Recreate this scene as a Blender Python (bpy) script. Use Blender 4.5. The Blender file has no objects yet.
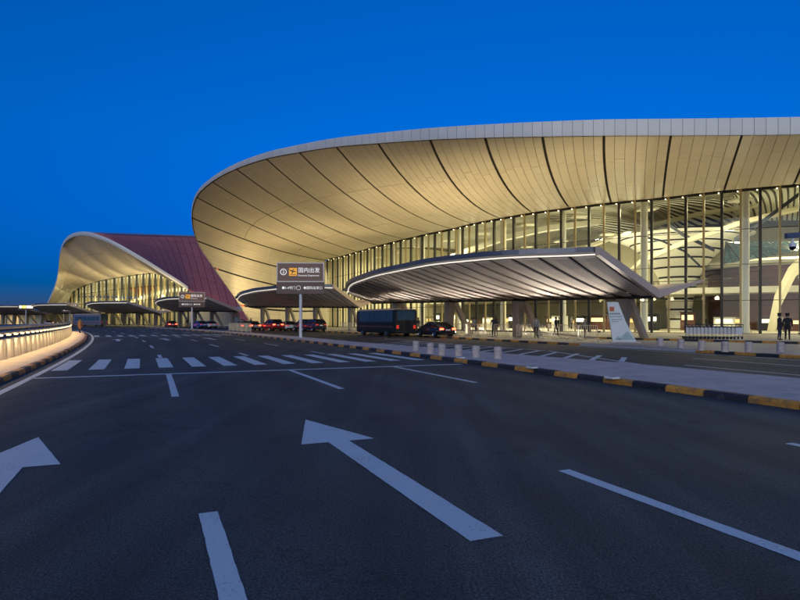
import bpy, bmesh, math, random
import numpy as np
from mathutils import Vector, Matrix, Quaternion
random.seed(7)
rad = math.radians
scene = bpy.context.scene
C = scene.collection

# ------------------------------------------------------------------ camera, sky, sun, exposure
cam_d = bpy.data.cameras.new('camera'); cam = bpy.data.objects.new('camera', cam_d); C.objects.link(cam)
cam.location = (0, 0, 1.6); cam.rotation_euler = (rad(90), 0, 0)
cam_d.sensor_width = 36; cam_d.lens = 26.64; cam_d.shift_y = 0.025
cam_d.clip_start = 0.1; cam_d.clip_end = 6000
scene.camera = cam

SUN_AZ = rad(191)          # the dusk glow lies behind the camera, a little to the left
world = bpy.data.worlds.new('World'); scene.world = world; world.use_nodes = True
wn = world.node_tree; wn.nodes.clear()
sky = wn.nodes.new('ShaderNodeTexSky'); sky.sky_type = 'NISHITA'; sky.sun_disc = False
sky.sun_elevation = rad(5.6); sky.sun_rotation = SUN_AZ; sky.ozone_density = 10.0; sky.air_density = 1.0; sky.dust_density = 0.5
hs = wn.nodes.new('ShaderNodeHueSaturation'); hs.inputs['Saturation'].default_value = 1.0; hs.inputs['Value'].default_value = 1.0
bg = wn.nodes.new('ShaderNodeBackground'); bg.inputs['Strength'].default_value = 0.15
wo = wn.nodes.new('ShaderNodeOutputWorld')
tcw = wn.nodes.new('ShaderNodeTexCoord'); sxyz = wn.nodes.new('ShaderNodeSeparateXYZ'); wn.links.new(tcw.outputs['Generated'], sxyz.inputs[0])
ramp = wn.nodes.new('ShaderNodeValToRGB'); ramp.color_ramp.elements[0].position = 0.0; ramp.color_ramp.elements[0].color = (.75, .34, .52, 1); ramp.color_ramp.elements[1].position = .5; ramp.color_ramp.elements[1].color = (.75, 1.0, .82, 1)
for p_, c_ in ((.07, (.75, .40, .58, 1)), (.28, (.75, .84, .74, 1))):
    e_ = ramp.color_ramp.elements.new(p_); e_.color = c_
wn.links.new(sxyz.outputs['Z'], ramp.inputs[0])
tint = wn.nodes.new('ShaderNodeVectorMath'); tint.operation = 'MULTIPLY'; tint2 = wn.nodes.new('ShaderNodeVectorMath'); tint2.operation = 'SCALE'; tint2.inputs['Scale'].default_value = 1.29
wn.links.new(sky.outputs[0], tint.inputs[0]); wn.links.new(ramp.outputs[0], tint.inputs[1]); wn.links.new(tint.outputs[0], tint2.inputs[0])
wn.links.new(tint2.outputs[0], hs.inputs['Color']); wn.links.new(hs.outputs[0], bg.inputs[0]); wn.links.new(bg.outputs[0], wo.inputs[0])

sun_d = bpy.data.lights.new('sun', 'SUN'); sun = bpy.data.objects.new('sun', sun_d); C.objects.link(sun)
sun_d.energy = 0.68; sun_d.angle = rad(50); sun_d.color = (1.0, 0.97, 0.74)
_d = Vector((math.sin(SUN_AZ) * math.cos(rad(15)), math.cos(SUN_AZ) * math.cos(rad(15)), math.sin(rad(15))))
sun.rotation_euler = _d.to_track_quat('Z', 'Y').to_euler(); sun.location = (0, 0, 60)

scene.view_settings.view_transform = 'Standard'; scene.view_settings.look = 'None'
scene.view_settings.exposure = 0.72; scene.view_settings.gamma = 1.0; scene.view_settings.use_curve_mapping = False
scene.render.engine = 'CYCLES'
cy = scene.cycles
cy.use_denoising = True; cy.max_bounces = 6; cy.diffuse_bounces = 3; cy.glossy_bounces = 3; cy.transmission_bounces = 4
cy.transparent_max_bounces = 12; cy.caustics_reflective = False; cy.caustics_refractive = False; cy.sample_clamp_indirect = 4.0

# ------------------------------------------------------------------ helpers
F, HZ, CH = 592.0, 320.0, 1.6
def W(px, py, Y):                     # survey point: bearing and elevation read off the photograph, at a depth in metres
    return Vector(((px - 400) / F * Y, Y, CH + (HZ - py) / F * Y))
def G(px, py, z=0.0):                 # the same for a point on level ground of height z
    Y = F * (CH - z) / (py - HZ)
    return Vector(((px - 400) / F * Y, Y, z))

class MB:
    def __init__(s): s.v = []; s.f = []; s.m = []
    def quad(s, a, b, c, d, m=0):
        n = len(s.v); s.v += [Vector(a), Vector(b), Vector(c), Vector(d)]; s.f.append((n, n+1, n+2, n+3)); s.m.append(m)
    def poly(s, pts, m=0):
        n = len(s.v); s.v += [Vector(p) for p in pts]; s.f.append(tuple(range(n, n+len(pts)))); s.m.append(m)
    def prism(s, pts, ext, m=0):       # a flat outline swept along ext
        n = len(s.v); k = len(pts); e = Vector(ext)
        s.v += [Vector(p) for p in pts] + [Vector(p) + e for p in pts]
        s.f.append(tuple(range(n+k-1, n-1, -1))); s.f.append(tuple(range(n+k, n+2*k))); s.m += [m, m]
        for i in range(k):
            j = (i+1) % k; s.f.append((n+i, n+j, n+k+j, n+k+i)); s.m.append(m)
    def box(s, c, d, rz=0.0, m=0):
        c = Vector(c); x, y, z = d[0]/2, d[1]/2, d[2]/2; q = Matrix.Rotation(rz, 3, 'Z')
        n = len(s.v)
        for sx, sy, sz in ((-1,-1,-1),(1,-1,-1),(1,1,-1),(-1,1,-1),(-1,-1,1),(1,-1,1),(1,1,1),(-1,1,1)):
            s.v.append(c + q @ Vector((sx*x, sy*y, sz*z)))
        for f in ((0,3,2,1),(4,5,6,7),(0,1,5,4),(1,2,6,5),(2,3,7,6),(3,0,4,7)):
            s.f.append(tuple(n+i for i in f)); s.m.append(m)
    def beam(s, a, b, w, h, m=0, up=(0,0,1)):
        a, b = Vector(a), Vector(b); t = (b-a).normalized(); up = Vector(up)
        if abs(t.dot(up)) > .98: up = Vector((0,1,0))
        sd = t.cross(up).normalized() * (w/2); u2 = sd.cross(t).normalized() * (h/2)
        n = len(s.v)
        for p in (a, b):
            s.v += [p-sd-u2, p+sd-u2, p+sd+u2, p-sd+u2]
        for f in ((0,3,2,1),(4,5,6,7),(0,1,5,4),(1,2,6,5),(2,3,7,6),(3,0,4,7)):
            s.f.append(tuple(n+i for i in f)); s.m.append(m)
    def loft(s, rings, closed=True, caps=True, m=0):
        n = len(s.v); k = len(rings[0])
        for r in rings: s.v += [Vector(p) for p in r]
        for i in range(len(rings)-1):
            for j in range(k if closed else k-1):
                a = n+i*k+j; b = n+i*k+(j+1) % k
                s.f.append((a, b, b+k, a+k)); s.m.append(m)
        if caps and closed:
            s.f.append(tuple(range(n+k-1, n-1, -1))); e = n+(len(rings)-1)*k
            s.f.append(tuple(range(e, e+k))); s.m += [m, m]
    def tube(s, pts, r, seg=8, m=0, caps=True):
        pts = [Vector(p) for p in pts]; rings = []
        for i, p in enumerate(pts):
            t = (pts[min(i+1, len(pts)-1)] - pts[max(i-1, 0)]).normalized()
            up = Vector((0,0,1)) if abs(t.z) < .95 else Vector((0,1,0))
            x = t.cross(up).normalized(); y = x.cross(t)
            rr = r[i] if isinstance(r, (list, tuple)) else r
            rings.append([p + (x*math.cos(2*math.pi*j/seg) + y*math.sin(2*math.pi*j/seg))*rr for j in range(seg)])
        s.loft(rings, True, caps, m)
    def lathe(s, prof, seg=16, c=(0,0,0), m=0, a0=0, a1=2*math.pi):
        c = Vector(c); full = abs(a1-a0-2*math.pi) < 1e-6; k = seg if full else seg+1
        n = len(s.v)
        for r, z in prof:
            for j in range(k):
                a = a0+(a1-a0)*j/seg; s.v.append(c + Vector((r*math.cos(a), r*math.sin(a), z)))
        for i in range(len(prof)-1):
            for j in range(seg):
                a = n+i*k+j; b = n+i*k+(j+1) % k
                s.f.append((a, b, b+k, a+k)); s.m.append(m)
    def grid(s, P, thick=None, m=0):   # P[i][j] points; thick = an offset vector per point that closes it to a solid
        r, c = len(P), len(P[0]); n = len(s.v)
        for row in P: s.v += [Vector(p) for p in row]
        for i in range(r-1):
            for j in range(c-1):
                a = n+i*c+j; s.f.append((a, a+1, a+c+1, a+c)); s.m.append(m)
        if thick is not None:
            n2 = len(s.v)
            for i in range(r):
                for j in range(c): s.v.append(Vector(P[i][j]) + Vector(thick[i][j]))
            for i in range(r-1):
                for j in range(c-1):
                    a = n2+i*c+j; s.f.append((a, a+c, a+c+1, a+1)); s.m.append(m)
            ring = [(0, j) for j in range(c)] + [(i, c-1) for i in range(1, r)] + [(r-1, j) for j in range(c-2, -1, -1)] + [(i, 0) for i in range(r-2, 0, -1)]
            for q in range(len(ring)):
                (i, j), (k, l) = ring[q], ring[(q+1) % len(ring)]
                s.f.append((n+k*c+l, n+i*c+j, n2+i*c+j, n2+k*c+l)); s.m.append(m)
    def build(s, name, mats, parent=None, smooth=False, world=True, bevel=None, recalc=True):
        off = Vector((0,0,0))
        if parent is not None and world:
            p = parent
            while p is not None: off = off + p.location; p = p.parent
        me = bpy.data.meshes.new(name)
        me.from_pydata([tuple(v - off) for v in s.v], [], s.f)
        for m in (mats if isinstance(mats, (list, tuple)) else [mats]): me.materials.append(m)
        me.polygons.foreach_set('material_index', s.m)
        if recalc or bevel:
            bm = bmesh.new(); bm.from_mesh(me)
            if bevel:
                bmesh.ops.remove_doubles(bm, verts=bm.verts, dist=1e-5)
                bmesh.ops.bevel(bm, geom=[e for e in bm.edges if e.is_manifold and e.calc_face_angle(0) > .5], offset=bevel, segments=2, affect='EDGES', profile=.6)
            bmesh.ops.recalc_face_normals(bm, faces=bm.faces)
            bm.to_mesh(me); bm.free()
        if smooth:
            me.polygons.foreach_set('use_smooth', [True]*len(me.polygons))
        me.update()
        return link(name, me, parent)

def link(name, me, parent=None):
    o = bpy.data.objects.new(name, me); C.objects.link(o)
    if parent is not None: o.parent = parent
    return o
def empty(name, loc=(0,0,0), rz=0.0, parent=None):
    o = bpy.data.objects.new(name, None); C.objects.link(o); o.location = loc; o.rotation_euler = (0,0,rz)
    o.empty_display_size = .2
    if parent: o.parent = parent
    return o
def tag(o, label, cat, group=None):
    o['label'] = label; o['category'] = cat
    if group: o['group'] = group
    return o
def struct(o, kind='structure'): o['kind'] = kind; return o
def kids(o): return KID.get(o.name, [])
def copy_tree(o, parent=None):
    c = o.copy(); C.objects.link(c); c.parent = parent
    for ch in [x for x in o.children]: copy_tree(ch, c)
    return c
def smooth_angle(o, deg=35):
    me = o.data
    me.polygons.foreach_set('use_smooth', [True]*len(me.polygons))
    bm = bmesh.new(); bm.from_mesh(me)
    for e in bm.edges:
        if e.is_manifold and e.calc_face_angle(0) > rad(deg): e.smooth = False
    bm.to_mesh(me); bm.free()
    return o

# ------------------------------------------------------------------ materials
def new_mat(name):
    m = bpy.data.materials.new(name); m.use_nodes = True
    return m, m.node_tree, m.node_tree.nodes['Principled BSDF']
def mat(name, col, rough=.6, metal=0.0, var=.12, scale=3.0, bump=0.0, bscale=40.0, spec=.5, dirt=None, coat=0.0, objvar=0.0):
    m, nt, b = new_mat(name)
    b.inputs['Roughness'].default_value = rough; b.inputs['Metallic'].default_value = metal
    b.inputs['Specular IOR Level'].default_value = spec; b.inputs['Coat Weight'].default_value = coat
    tc = nt.nodes.new('ShaderNodeTexCoord')
    n = nt.nodes.new('ShaderNodeTexNoise'); n.inputs['Scale'].default_value = scale; n.inputs['Detail'].default_value = 6; n.inputs['Roughness'].default_value = .62
    nt.links.new(tc.outputs['Object'], n.inputs['Vector'])
    r = nt.nodes.new('ShaderNodeMapRange'); r.inputs[1].default_value = .25; r.inputs[2].default_value = .75
    r.inputs[3].default_value = 1-var; r.inputs[4].default_value = 1+var
    nt.links.new(n.outputs[0], r.inputs[0])
    mx = nt.nodes.new('ShaderNodeVectorMath'); mx.operation = 'SCALE'; mx.inputs[0].default_value = col
    val = r.outputs[0]
    if objvar:
        oi = nt.nodes.new('ShaderNodeObjectInfo'); r2 = nt.nodes.new('ShaderNodeMapRange'); r2.inputs[3].default_value = 1-objvar; r2.inputs[4].default_value = 1+objvar
        nt.links.new(oi.outputs['Random'], r2.inputs[0]); mm = nt.nodes.new('ShaderNodeMath'); mm.operation = 'MULTIPLY'
        nt.links.new(val, mm.inputs[0]); nt.links.new(r2.outputs[0], mm.inputs[1]); val = mm.outputs[0]
    nt.links.new(val, mx.inputs['Scale']); nt.links.new(mx.outputs[0], b.inputs['Base Color'])
    rr = nt.nodes.new('ShaderNodeMapRange'); rr.inputs[3].default_value = max(rough-.08, .02); rr.inputs[4].default_value = min(rough+.1, 1)
    nt.links.new(n.outputs[0], rr.inputs[0]); nt.links.new(rr.outputs[0], b.inputs['Roughness'])
    if bump:
        n2 = nt.nodes.new('ShaderNodeTexNoise'); n2.inputs['Scale'].default_value = bscale; n2.inputs['Detail'].default_value = 3
        nt.links.new(tc.outputs['Object'], n2.inputs['Vector'])
        bp = nt.nodes.new('ShaderNodeBump'); bp.inputs['Strength'].default_value = bump; bp.inputs['Distance'].default_value = .02
        nt.links.new(n2.outputs[0], bp.inputs['Height']); nt.links.new(bp.outputs[0], b.inputs['Normal'])
    return m
def emit(name, col, strength):
    m, nt, b = new_mat(name)
    b.inputs['Base Color'].default_value = (*col, 1); b.inputs['Emission Color'].default_value = (*col, 1); b.inputs['Emission Strength'].default_value = strength
    return m
def glass(name, tint=(.96, .98, .94), refl=.06):
    m = bpy.data.materials.new(name); m.use_nodes = True; nt = m.node_tree; nt.nodes.clear()
    out = nt.nodes.new('ShaderNodeOutputMaterial'); mix = nt.nodes.new('ShaderNodeMixShader')
    tr = nt.nodes.new('ShaderNodeBsdfTransparent'); tr.inputs[0].default_value = (*tint, 1)
    gl = nt.nodes.new('ShaderNodeBsdfGlossy'); gl.inputs['Roughness'].default_value = .02; gl.inputs[0].default_value = (.9, .95, 1, 1)
    lw = nt.nodes.new('ShaderNodeLayerWeight'); lw.inputs[0].default_value = .5
    pw = nt.nodes.new('ShaderNodeMath'); pw.operation = 'POWER'; pw.inputs[1].default_value = 5.0; nt.links.new(lw.outputs['Facing'], pw.inputs[0])
    ma = nt.nodes.new('ShaderNodeMath'); ma.operation = 'MULTIPLY_ADD'; ma.inputs[1].default_value = .8; ma.inputs[2].default_value = .014; nt.links.new(pw.outputs[0], ma.inputs[0])
    nt.links.new(ma.outputs[0], mix.inputs[0]); nt.links.new(tr.outputs[0], mix.inputs[1]); nt.links.new(gl.outputs[0], mix.inputs[2])
    nt.links.new(mix.outputs[0], out.inputs[0])
    return m

def asphalt_mat(name, base, wear=1.0):
    m, nt, b = new_mat(name); L = nt.links.new
    geo = nt.nodes.new('ShaderNodeNewGeometry')
    def noise(sc, det=5, vec=None, rough=.6):
        n = nt.nodes.new('ShaderNodeTexNoise'); n.inputs['Scale'].default_value = sc; n.inputs['Detail'].default_value = det; n.inputs['Roughness'].default_value = rough
        L(vec if vec else geo.outputs['Position'], n.inputs['Vector']); return n
    rot = nt.nodes.new('ShaderNodeMapping'); rot.inputs['Rotation'].default_value = (0, 0, rad(-22.6)); rot.inputs['Scale'].default_value = (1.6, .05, 1)
    L(geo.outputs['Position'], rot.inputs['Vector'])
    streak = noise(1.0, 4, rot.outputs[0]); patch = noise(.22, 6); grain = noise(55, 2, None, .7); agg = noise(160, 1)
    vor = nt.nodes.new('ShaderNodeTexVoronoi'); vor.inputs['Scale'].default_value = 70; L(geo.outputs['Position'], vor.inputs['Vector'])
    def mr(sock, lo, hi, a=.3, c=.7):
        r = nt.nodes.new('ShaderNodeMapRange'); r.inputs[1].default_value = a; r.inputs[2].default_value = c; r.inputs[3].default_value = lo; r.inputs[4].default_value = hi; L(sock, r.inputs[0]); return r.outputs[0]
    def mul(a, c):
        x = nt.nodes.new('ShaderNodeMath'); x.operation = 'MULTIPLY'; L(a, x.inputs[0]); L(c, x.inputs[1]); return x.outputs[0]
    k = mul(mr(streak.outputs[0], 1-.22*wear, 1+.22*wear), mr(patch.outputs[0], 1-.25*wear, 1+.25*wear))
    k = mul(k, mr(grain.outputs[0], .15, 2.1)); k = mul(k, mr(vor.outputs['Distance'], 1.5, .7, 0, .6))
    stain = noise(.9, 7, None, .65); k = mul(k, mr(stain.outputs[0], .62, 1.0, .30, .42))
    crk = nt.nodes.new('ShaderNodeTexVoronoi'); crk.feature = 'DISTANCE_TO_EDGE'; crk.inputs['Scale'].default_value = .16
    wob = noise(1.3, 5); wv = nt.nodes.new('ShaderNodeVectorMath'); wv.operation = 'MULTIPLY_ADD'; wv.inputs[1].default_value = (2.2, 2.2, 0); L(wob.outputs['Color'], wv.inputs[0]); L(geo.outputs['Position'], wv.inputs[2]); L(wv.outputs[0], crk.inputs['Vector'])
    k = mul(k, mr(crk.outputs['Distance'], .62, 1.0, .0, .006))
    dt = nt.nodes.new('ShaderNodeVectorMath'); dt.operation = 'DOT_PRODUCT'; dt.inputs[1].default_value = (.9232, .3843, 0); L(geo.outputs['Position'], dt.inputs[0])
    tw = nt.nodes.new('ShaderNodeMath'); tw.operation = 'MULTIPLY_ADD'; tw.inputs[1].default_value = 6.2832/1.8; tw.inputs[2].default_value = -6.2832*2.25/1.8; L(dt.outputs['Value'], tw.inputs[0])
    co = nt.nodes.new('ShaderNodeMath'); co.operation = 'COSINE'; L(tw.outputs[0], co.inputs[0])
    k = mul(k, mr(co.outputs[0], .84, 1.12, -1, 1))
    sc = nt.nodes.new('ShaderNodeVectorMath'); sc.operation = 'SCALE'; sc.inputs[0].default_value = base; L(k, sc.inputs['Scale']); L(sc.outputs[0], b.inputs['Base Color'])
    L(mr(patch.outputs[0], .62, .82), b.inputs['Roughness']); b.inputs['Specular IOR Level'].default_value = .35
    bp = nt.nodes.new('ShaderNodeBump'); bp.inputs['Strength'].default_value = .8; bp.inputs['Distance'].default_value = .015
    L(grain.outputs[0], bp.inputs['Height']); L(bp.outputs[0], b.inputs['Normal'])
    return m
def paint_mat(name, base):
    m, nt, b = new_mat(name); L = nt.links.new
    geo = nt.nodes.new('ShaderNodeNewGeometry')
    n1 = nt.nodes.new('ShaderNodeTexNoise'); n1.inputs['Scale'].default_value = 38; n1.inputs['Detail'].default_value = 4; n1.inputs['Roughness'].default_value = .75
    n2 = nt.nodes.new('ShaderNodeTexNoise'); n2.inputs['Scale'].default_value = 1.7; n2.inputs['Detail'].default_value = 5
    L(geo.outputs['Position'], n1.inputs['Vector']); L(geo.outputs['Position'], n2.inputs['Vector'])
    a = nt.nodes.new('ShaderNodeMath'); a.operation = 'MULTIPLY_ADD'; a.inputs[1].default_value = .45; L(n2.outputs[0], a.inputs[0]); L(n1.outputs[0], a.inputs[2])
    r = nt.nodes.new('ShaderNodeMapRange'); r.inputs[1].default_value = .47; r.inputs[2].default_value = .66; L(a.outputs[0], r.inputs[0])
    mx = nt.nodes.new('ShaderNodeMix'); mx.data_type = 'RGBA'; mx.inputs['A'].default_value = (base[0]*.40, base[1]*.40, base[2]*.41, 1); mx.inputs['B'].default_value = (*base, 1)
    L(r.outputs[0], mx.inputs['Factor']); L(mx.outputs['Result'], b.inputs['Base Color']); b.inputs['Roughness'].default_value = .65
    bp = nt.nodes.new('ShaderNodeBump'); bp.inputs['Strength'].default_value = .3; bp.inputs['Distance'].default_value = .01; L(n1.outputs[0], bp.inputs['Height']); L(bp.outputs[0], b.inputs['Normal'])
    return m

M = {}
M['asphalt'] = asphalt_mat('asphalt', (.060, .066, .060), 1.5)
M['asphalt2'] = asphalt_mat('asphalt_inner', (.050, .049, .050))
M['ground'] = mat('ground', (.055, .054, .052), .85, var=.3, scale=.3)
M['paint'] = paint_mat('road_paint', (.62, .68, .66))
M['paver'] = mat('paver', (.54, .45, .40), .75, var=.24, scale=1.6, bump=.3, bscale=60, objvar=.07)
M['platform'] = mat('platform_stone', (.30, .27, .26), .6, var=.14, scale=.9, bump=.15)
def worn(m, under, lo=.52, hi=.62, sc=9.0):
    nt = m.node_tree; b = nt.nodes['Principled BSDF']; L = nt.links.new; src = b.inputs['Base Color'].links[0].from_socket
    geo = nt.nodes.new('ShaderNodeNewGeometry'); n = nt.nodes.new('ShaderNodeTexNoise'); n.inputs['Scale'].default_value = sc; n.inputs['Detail'].default_value = 7; n.inputs['Roughness'].default_value = .7; L(geo.outputs['Position'], n.inputs['Vector'])
    r = nt.nodes.new('ShaderNodeMapRange'); r.inputs[1].default_value = lo; r.inputs[2].default_value = hi; L(n.outputs[0], r.inputs[0])
    mx = nt.nodes.new('ShaderNodeMix'); mx.data_type = 'RGBA'; L(r.outputs[0], mx.inputs['Factor']); L(src, mx.inputs['A']); mx.inputs['B'].default_value = (*under, 1); L(mx.outputs['Result'], b.inputs['Base Color'])
M['kerb_y'] = mat('kerb_yellow', (.55, .25, .035), .6, var=.28, scale=5, bump=.3, objvar=.12)
M['kerb_k'] = mat('kerb_black', (.022, .022, .025), .6, var=.3, scale=5, bump=.3, objvar=.2)
worn(M['kerb_y'], (.16, .11, .07), .50, .66, 6.0); worn(M['kerb_k'], (.12, .11, .10), .56, .70, 7.0)
M['kerb_g'] = mat('kerb_grey', (.36, .34, .33), .7, var=.2, scale=5, bump=.3, objvar=.1)
M['concrete'] = mat('bollard_stone', (.52, .42, .37), .75, var=.18, scale=6, bump=.3)
M['wall'] = mat('barrier_concrete', (.62, .58, .52), .7, var=.14, scale=2.2, bump=.2, objvar=.05)
M['shade_bar'] = mat('shade_bar_concrete', (.46, .42, .36), .75, var=.2, scale=2.5, bump=.2)
M['rail'] = mat('rail_metal', (.42, .40, .38), .38, .8, var=.1)
M['barrier_steel'] = mat('barrier_steel', (.52, .44, .32), .5, .2)
M['dark'] = mat('dark_metal', (.03, .03, .032), .45, .4)
M['black'] = mat('black_rubber', (.012, .012, .013), .75)
M['white'] = mat('white_paint', (.72, .71, .69), .45, var=.06)
M['beige'] = mat('beige_cladding', (.64, .49, .37), .5, var=.08, scale=2)
M['soffit'] = mat('soffit_panel', (.62, .55, .435), .45, .0, var=.07, scale=.35, spec=.4, objvar=.035)
def add_joints(m, w, h, dark=.80):
    nt = m.node_tree; b = nt.nodes['Principled BSDF']; L = nt.links.new; src = b.inputs['Base Color'].links[0].from_socket
    uv = nt.nodes.new('ShaderNodeUVMap'); br = nt.nodes.new('ShaderNodeTexBrick'); br.offset = 0.0; br.inputs['Scale'].default_value = 1.0; br.inputs['Mortar Size'].default_value = .022; br.inputs['Mortar Smooth'].default_value = .2
    br.inputs['Brick Width'].default_value = w; br.inputs['Row Height'].default_value = h
    br.inputs['Color1'].default_value = (1, 1, 1, 1); br.inputs['Color2'].default_value = (.965, .965, .965, 1); br.inputs['Mortar'].default_value = (dark*.55, dark*.55, dark*.55, 1)
    L(uv.outputs[0], br.inputs['Vector']); mx = nt.nodes.new('ShaderNodeMix'); mx.data_type = 'RGBA'; mx.blend_type = 'MULTIPLY'; mx.inputs['Factor'].default_value = 1
    L(src, mx.inputs['A']); L(br.outputs['Color'], mx.inputs['B']); L(mx.outputs['Result'], b.inputs['Base Color'])
M['soffit_plain'] = mat('jamb_panel', (.62, .55, .435), .5)
add_joints(M['soffit'], .62, 2.3, 1.35)
M['gap'] = mat('joint_shadow_gap', (.02, .018, .016), .9)
M['fascia'] = mat('fascia_aluminium', (.66, .64, .58), .5, .15, var=.05, scale=.5, objvar=.04)
M['rooftop'] = mat('roof_metal', (.82, .20, .14), .85, .0, spec=.2, var=.12, scale=.4, objvar=.06)
M['gold'] = mat('mullion_lit_gold', (.34, .27, .12), .5, .3, var=.1)  # golden hall light on alternate mullions put into their colour
M['mull'] = mat('mullion_dark', (.035, .032, .028), .45, .5, var=.1)
M['glass'] = glass('facade_glass')
M['int_wall'] = mat('interior_wall', (.66, .63, .50), .7, var=.06, scale=.2)
M['int_white'] = mat('interior_white', (.78, .77, .72), .6, var=.04)
M['int_floor'] = mat('interior_floor', (.45, .42, .36), .35, var=.08, scale=.5)
M['maroon'] = mat('maroon_panel', (.10, .036, .028), .5, var=.12, scale=.8)
M['teal'] = mat('skylight_glass', (.022, .075, .10), .25, var=.15)
M['louvre'] = mat('canopy_louvre', (.50, .45, .405), .75, .0, spec=.2, var=.1, scale=1.5, objvar=.06)
M['canopy_top'] = mat('canopy_top', (.16, .17, .20), .35, .6, var=.1)
M['led'] = emit('canopy_led', (1.0, .90, .76), .5)
M['lamp'] = emit('warm_lamp', (1.0, .70, .30), 2.6)
M['eave'] = emit('eave_lamp', (1.0, .82, .42), 6.0)
M['uplens'] = emit('uplight_lens', (1, .85, .65), .8)
M['pend'] = emit('pendant_glow', (1, .88, .55), 1.6)
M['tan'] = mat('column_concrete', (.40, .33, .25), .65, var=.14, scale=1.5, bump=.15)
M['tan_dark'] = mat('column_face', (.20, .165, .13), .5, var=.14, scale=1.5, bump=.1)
M['sign'] = mat('sign_brown', (.21, .105, .07), .45, var=.08)
M['sign2'] = mat('sign_brown_dark', (.115, .06, .043), .45, var=.08)
M['signframe'] = mat('sign_frame', (.40, .37, .34), .4, .5)
M['orange'] = emit('sign_orange', (.95, .42, .03), .30)
M['text'] = emit('sign_text', (.95, .90, .84), .36)
M['skin'] = mat('skin', (.45, .28, .20), .55, var=.05)
M['cloth_k'] = mat('cloth_black', (.014, .014, .018), .85, var=.2)
M['cloth_n'] = mat('cloth_navy', (.02, .025, .05), .85, var=.2)
M['cloth_o'] = mat('cloth_orange', (.42, .18, .06), .8, var=.2)
M['cloth_g'] = mat('cloth_grey', (.2, .2, .21), .85, var=.2)
M['hair'] = mat('hair', (.012, .01, .009), .6)
M['tail'] = emit('tail_light', (1.0, .05, .02), 9.0)
M['taildim'] = emit('tail_light_dim', (.8, .05, .03), .25)
M['carglass'] = mat('car_glass', (.012, .014, .018), .06, 0, var=.0, spec=.6)
M['buswin'] = mat('bus_glass', (.045, .10, .16), .12, .1, var=.2, spec=.8)  # blue sky reflection put into the window colour
M['slot'] = mat('skylight_slot', (.012, .02, .045), .4)
M['chrome'] = mat('chrome', (.55, .55, .56), .2, 1.0)
M['teal_sign'] = mat('panel_white', (.62, .66, .64), .4, var=.06)
M['red'] = mat('red_mark', (.50, .11, .03), .5)
M['greytext'] = mat('panel_text', (.12, .2, .2), .6)

# ------------------------------------------------------------------ road coordinates: u across (right positive), v along; the road bends left
_tab = {}; _p = Vector((0.0, 0.0)); _v = 0.0; _DV = .5
def head(v): return rad(22.6 + max(0.0, v - 15) * .11)
def _fill():
    p = Vector((0, 0, 0)); _tab[0] = p.copy()
    for i in range(1, 620):
        h = head((i-.5)*_DV); p = p + Vector((-math.sin(h), math.cos(h), 0))*_DV; _tab[i] = p.copy()
    p = Vector((0, 0, 0))
    for i in range(-1, -120, -1):
        h = head(0); p = p - Vector((-math.sin(h), math.cos(h), 0))*_DV; _tab[i] = p.copy()
_fill()
def R(u, v, z=0.0):
    i = math.floor(v/_DV); t = v/_DV - i; c = _tab[i].lerp(_tab[i+1], t); h = head(v)
    return Vector((c.x + math.cos(h)*u, c.y + math.sin(h)*u, z))
def frange(a, b, n): return [a+(b-a)*i/n for i in range(n+1)]
def strip(mb, u0, u1, v0, v1, z, dv=2.0, nu=1, m=0):
    n = max(1, int(math.ceil((v1-v0)/dv)))
    mb.grid([[R(u, v, z) for u in frange(u0, u1, nu)] for v in frange(v0, v1, n)], m=m)

g = MB(); g.grid([[Vector((x, y, -.03)) for x in frange(-2500, 2500, 10)] for y in frange(-400, 4500, 10)])
ground = struct(g.build('ground', M['ground']))

UL, UR = -3.55, 10.62                  # kerb faces of the main road
g = MB(); strip(g, UL-.05, UR+.05, -20, 230, 0.0)
road = struct(g.build('road', M['asphalt']))
g = MB(); strip(g, UR+3.2, 24.6, -20, 230, -.004)
inner_road = struct(g.build('drop_off_lane', M['asphalt2']))
g = MB(); strip(g, -60, -6.2, -20, 250, -.006)
other_road = struct(g.build('far_carriageway', M['asphalt2']))

ZM = .004
def ragged(pts, step=.10, j=.003):
    out = []
    for i in range(len(pts)):
        (a, b), (c, d) = pts[i], pts[(i+1) % len(pts)]; n = max(1, int(math.hypot(c-a, d-b)/step))
        for k in range(n): out.append((a+(c-a)*k/n+random.uniform(-j, j), b+(d-b)*k/n+random.uniform(-j, j)))
    return out
def mark(name, u0, u1, v0, v1, parent=road, z=ZM, dv=2.0):
    g = MB()
    if v1 < 30 and (v1-v0) < 8: g.poly([R(a, b, z) for a, b in ragged([(u0, v0), (u1, v0), (u1, v1), (u0, v1)])])
    else: strip(g, u0, u1, v0, v1, z, dv)
    return g.build(name, M['paint'], parent)
LW = .075
for u in (.42, 4.03, 7.6):
    mark('lane_dash', u-LW, u+LW, -1.2, 5.15)
    mark('lane_dash', u-LW, u+LW, 13.2, 18.7)
    mark('lane_dash', u-LW, u+LW, 27.0, 29.3)
    for v0 in (36.5, 47, 57.5): mark('lane_dash', u-LW, u+LW, v0, v0+4)
    for v0 in (76, 88, 100, 112, 124): mark('lane_dash', u-LW, u+LW, v0, v0+5)
mark('stop_line', -3.1, 10.3, 18.72, 18.98)
for i in range(13): mark('zebra_stripe', -2.95+i*1.05, -2.95+i*1.05+.46, 21.4, 26.7)
for i in range(13): mark('zebra_stripe', -2.95+i*1.05, -2.95+i*1.05+.46, 63.5, 68.5)
mark('stop_line', -3.1, 10.3, 61.4, 61.65)
mark('edge_line', -3.2, -3.02, -15, 96)
mark('edge_line', -3.2, -3.02, 96, 200)
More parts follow.
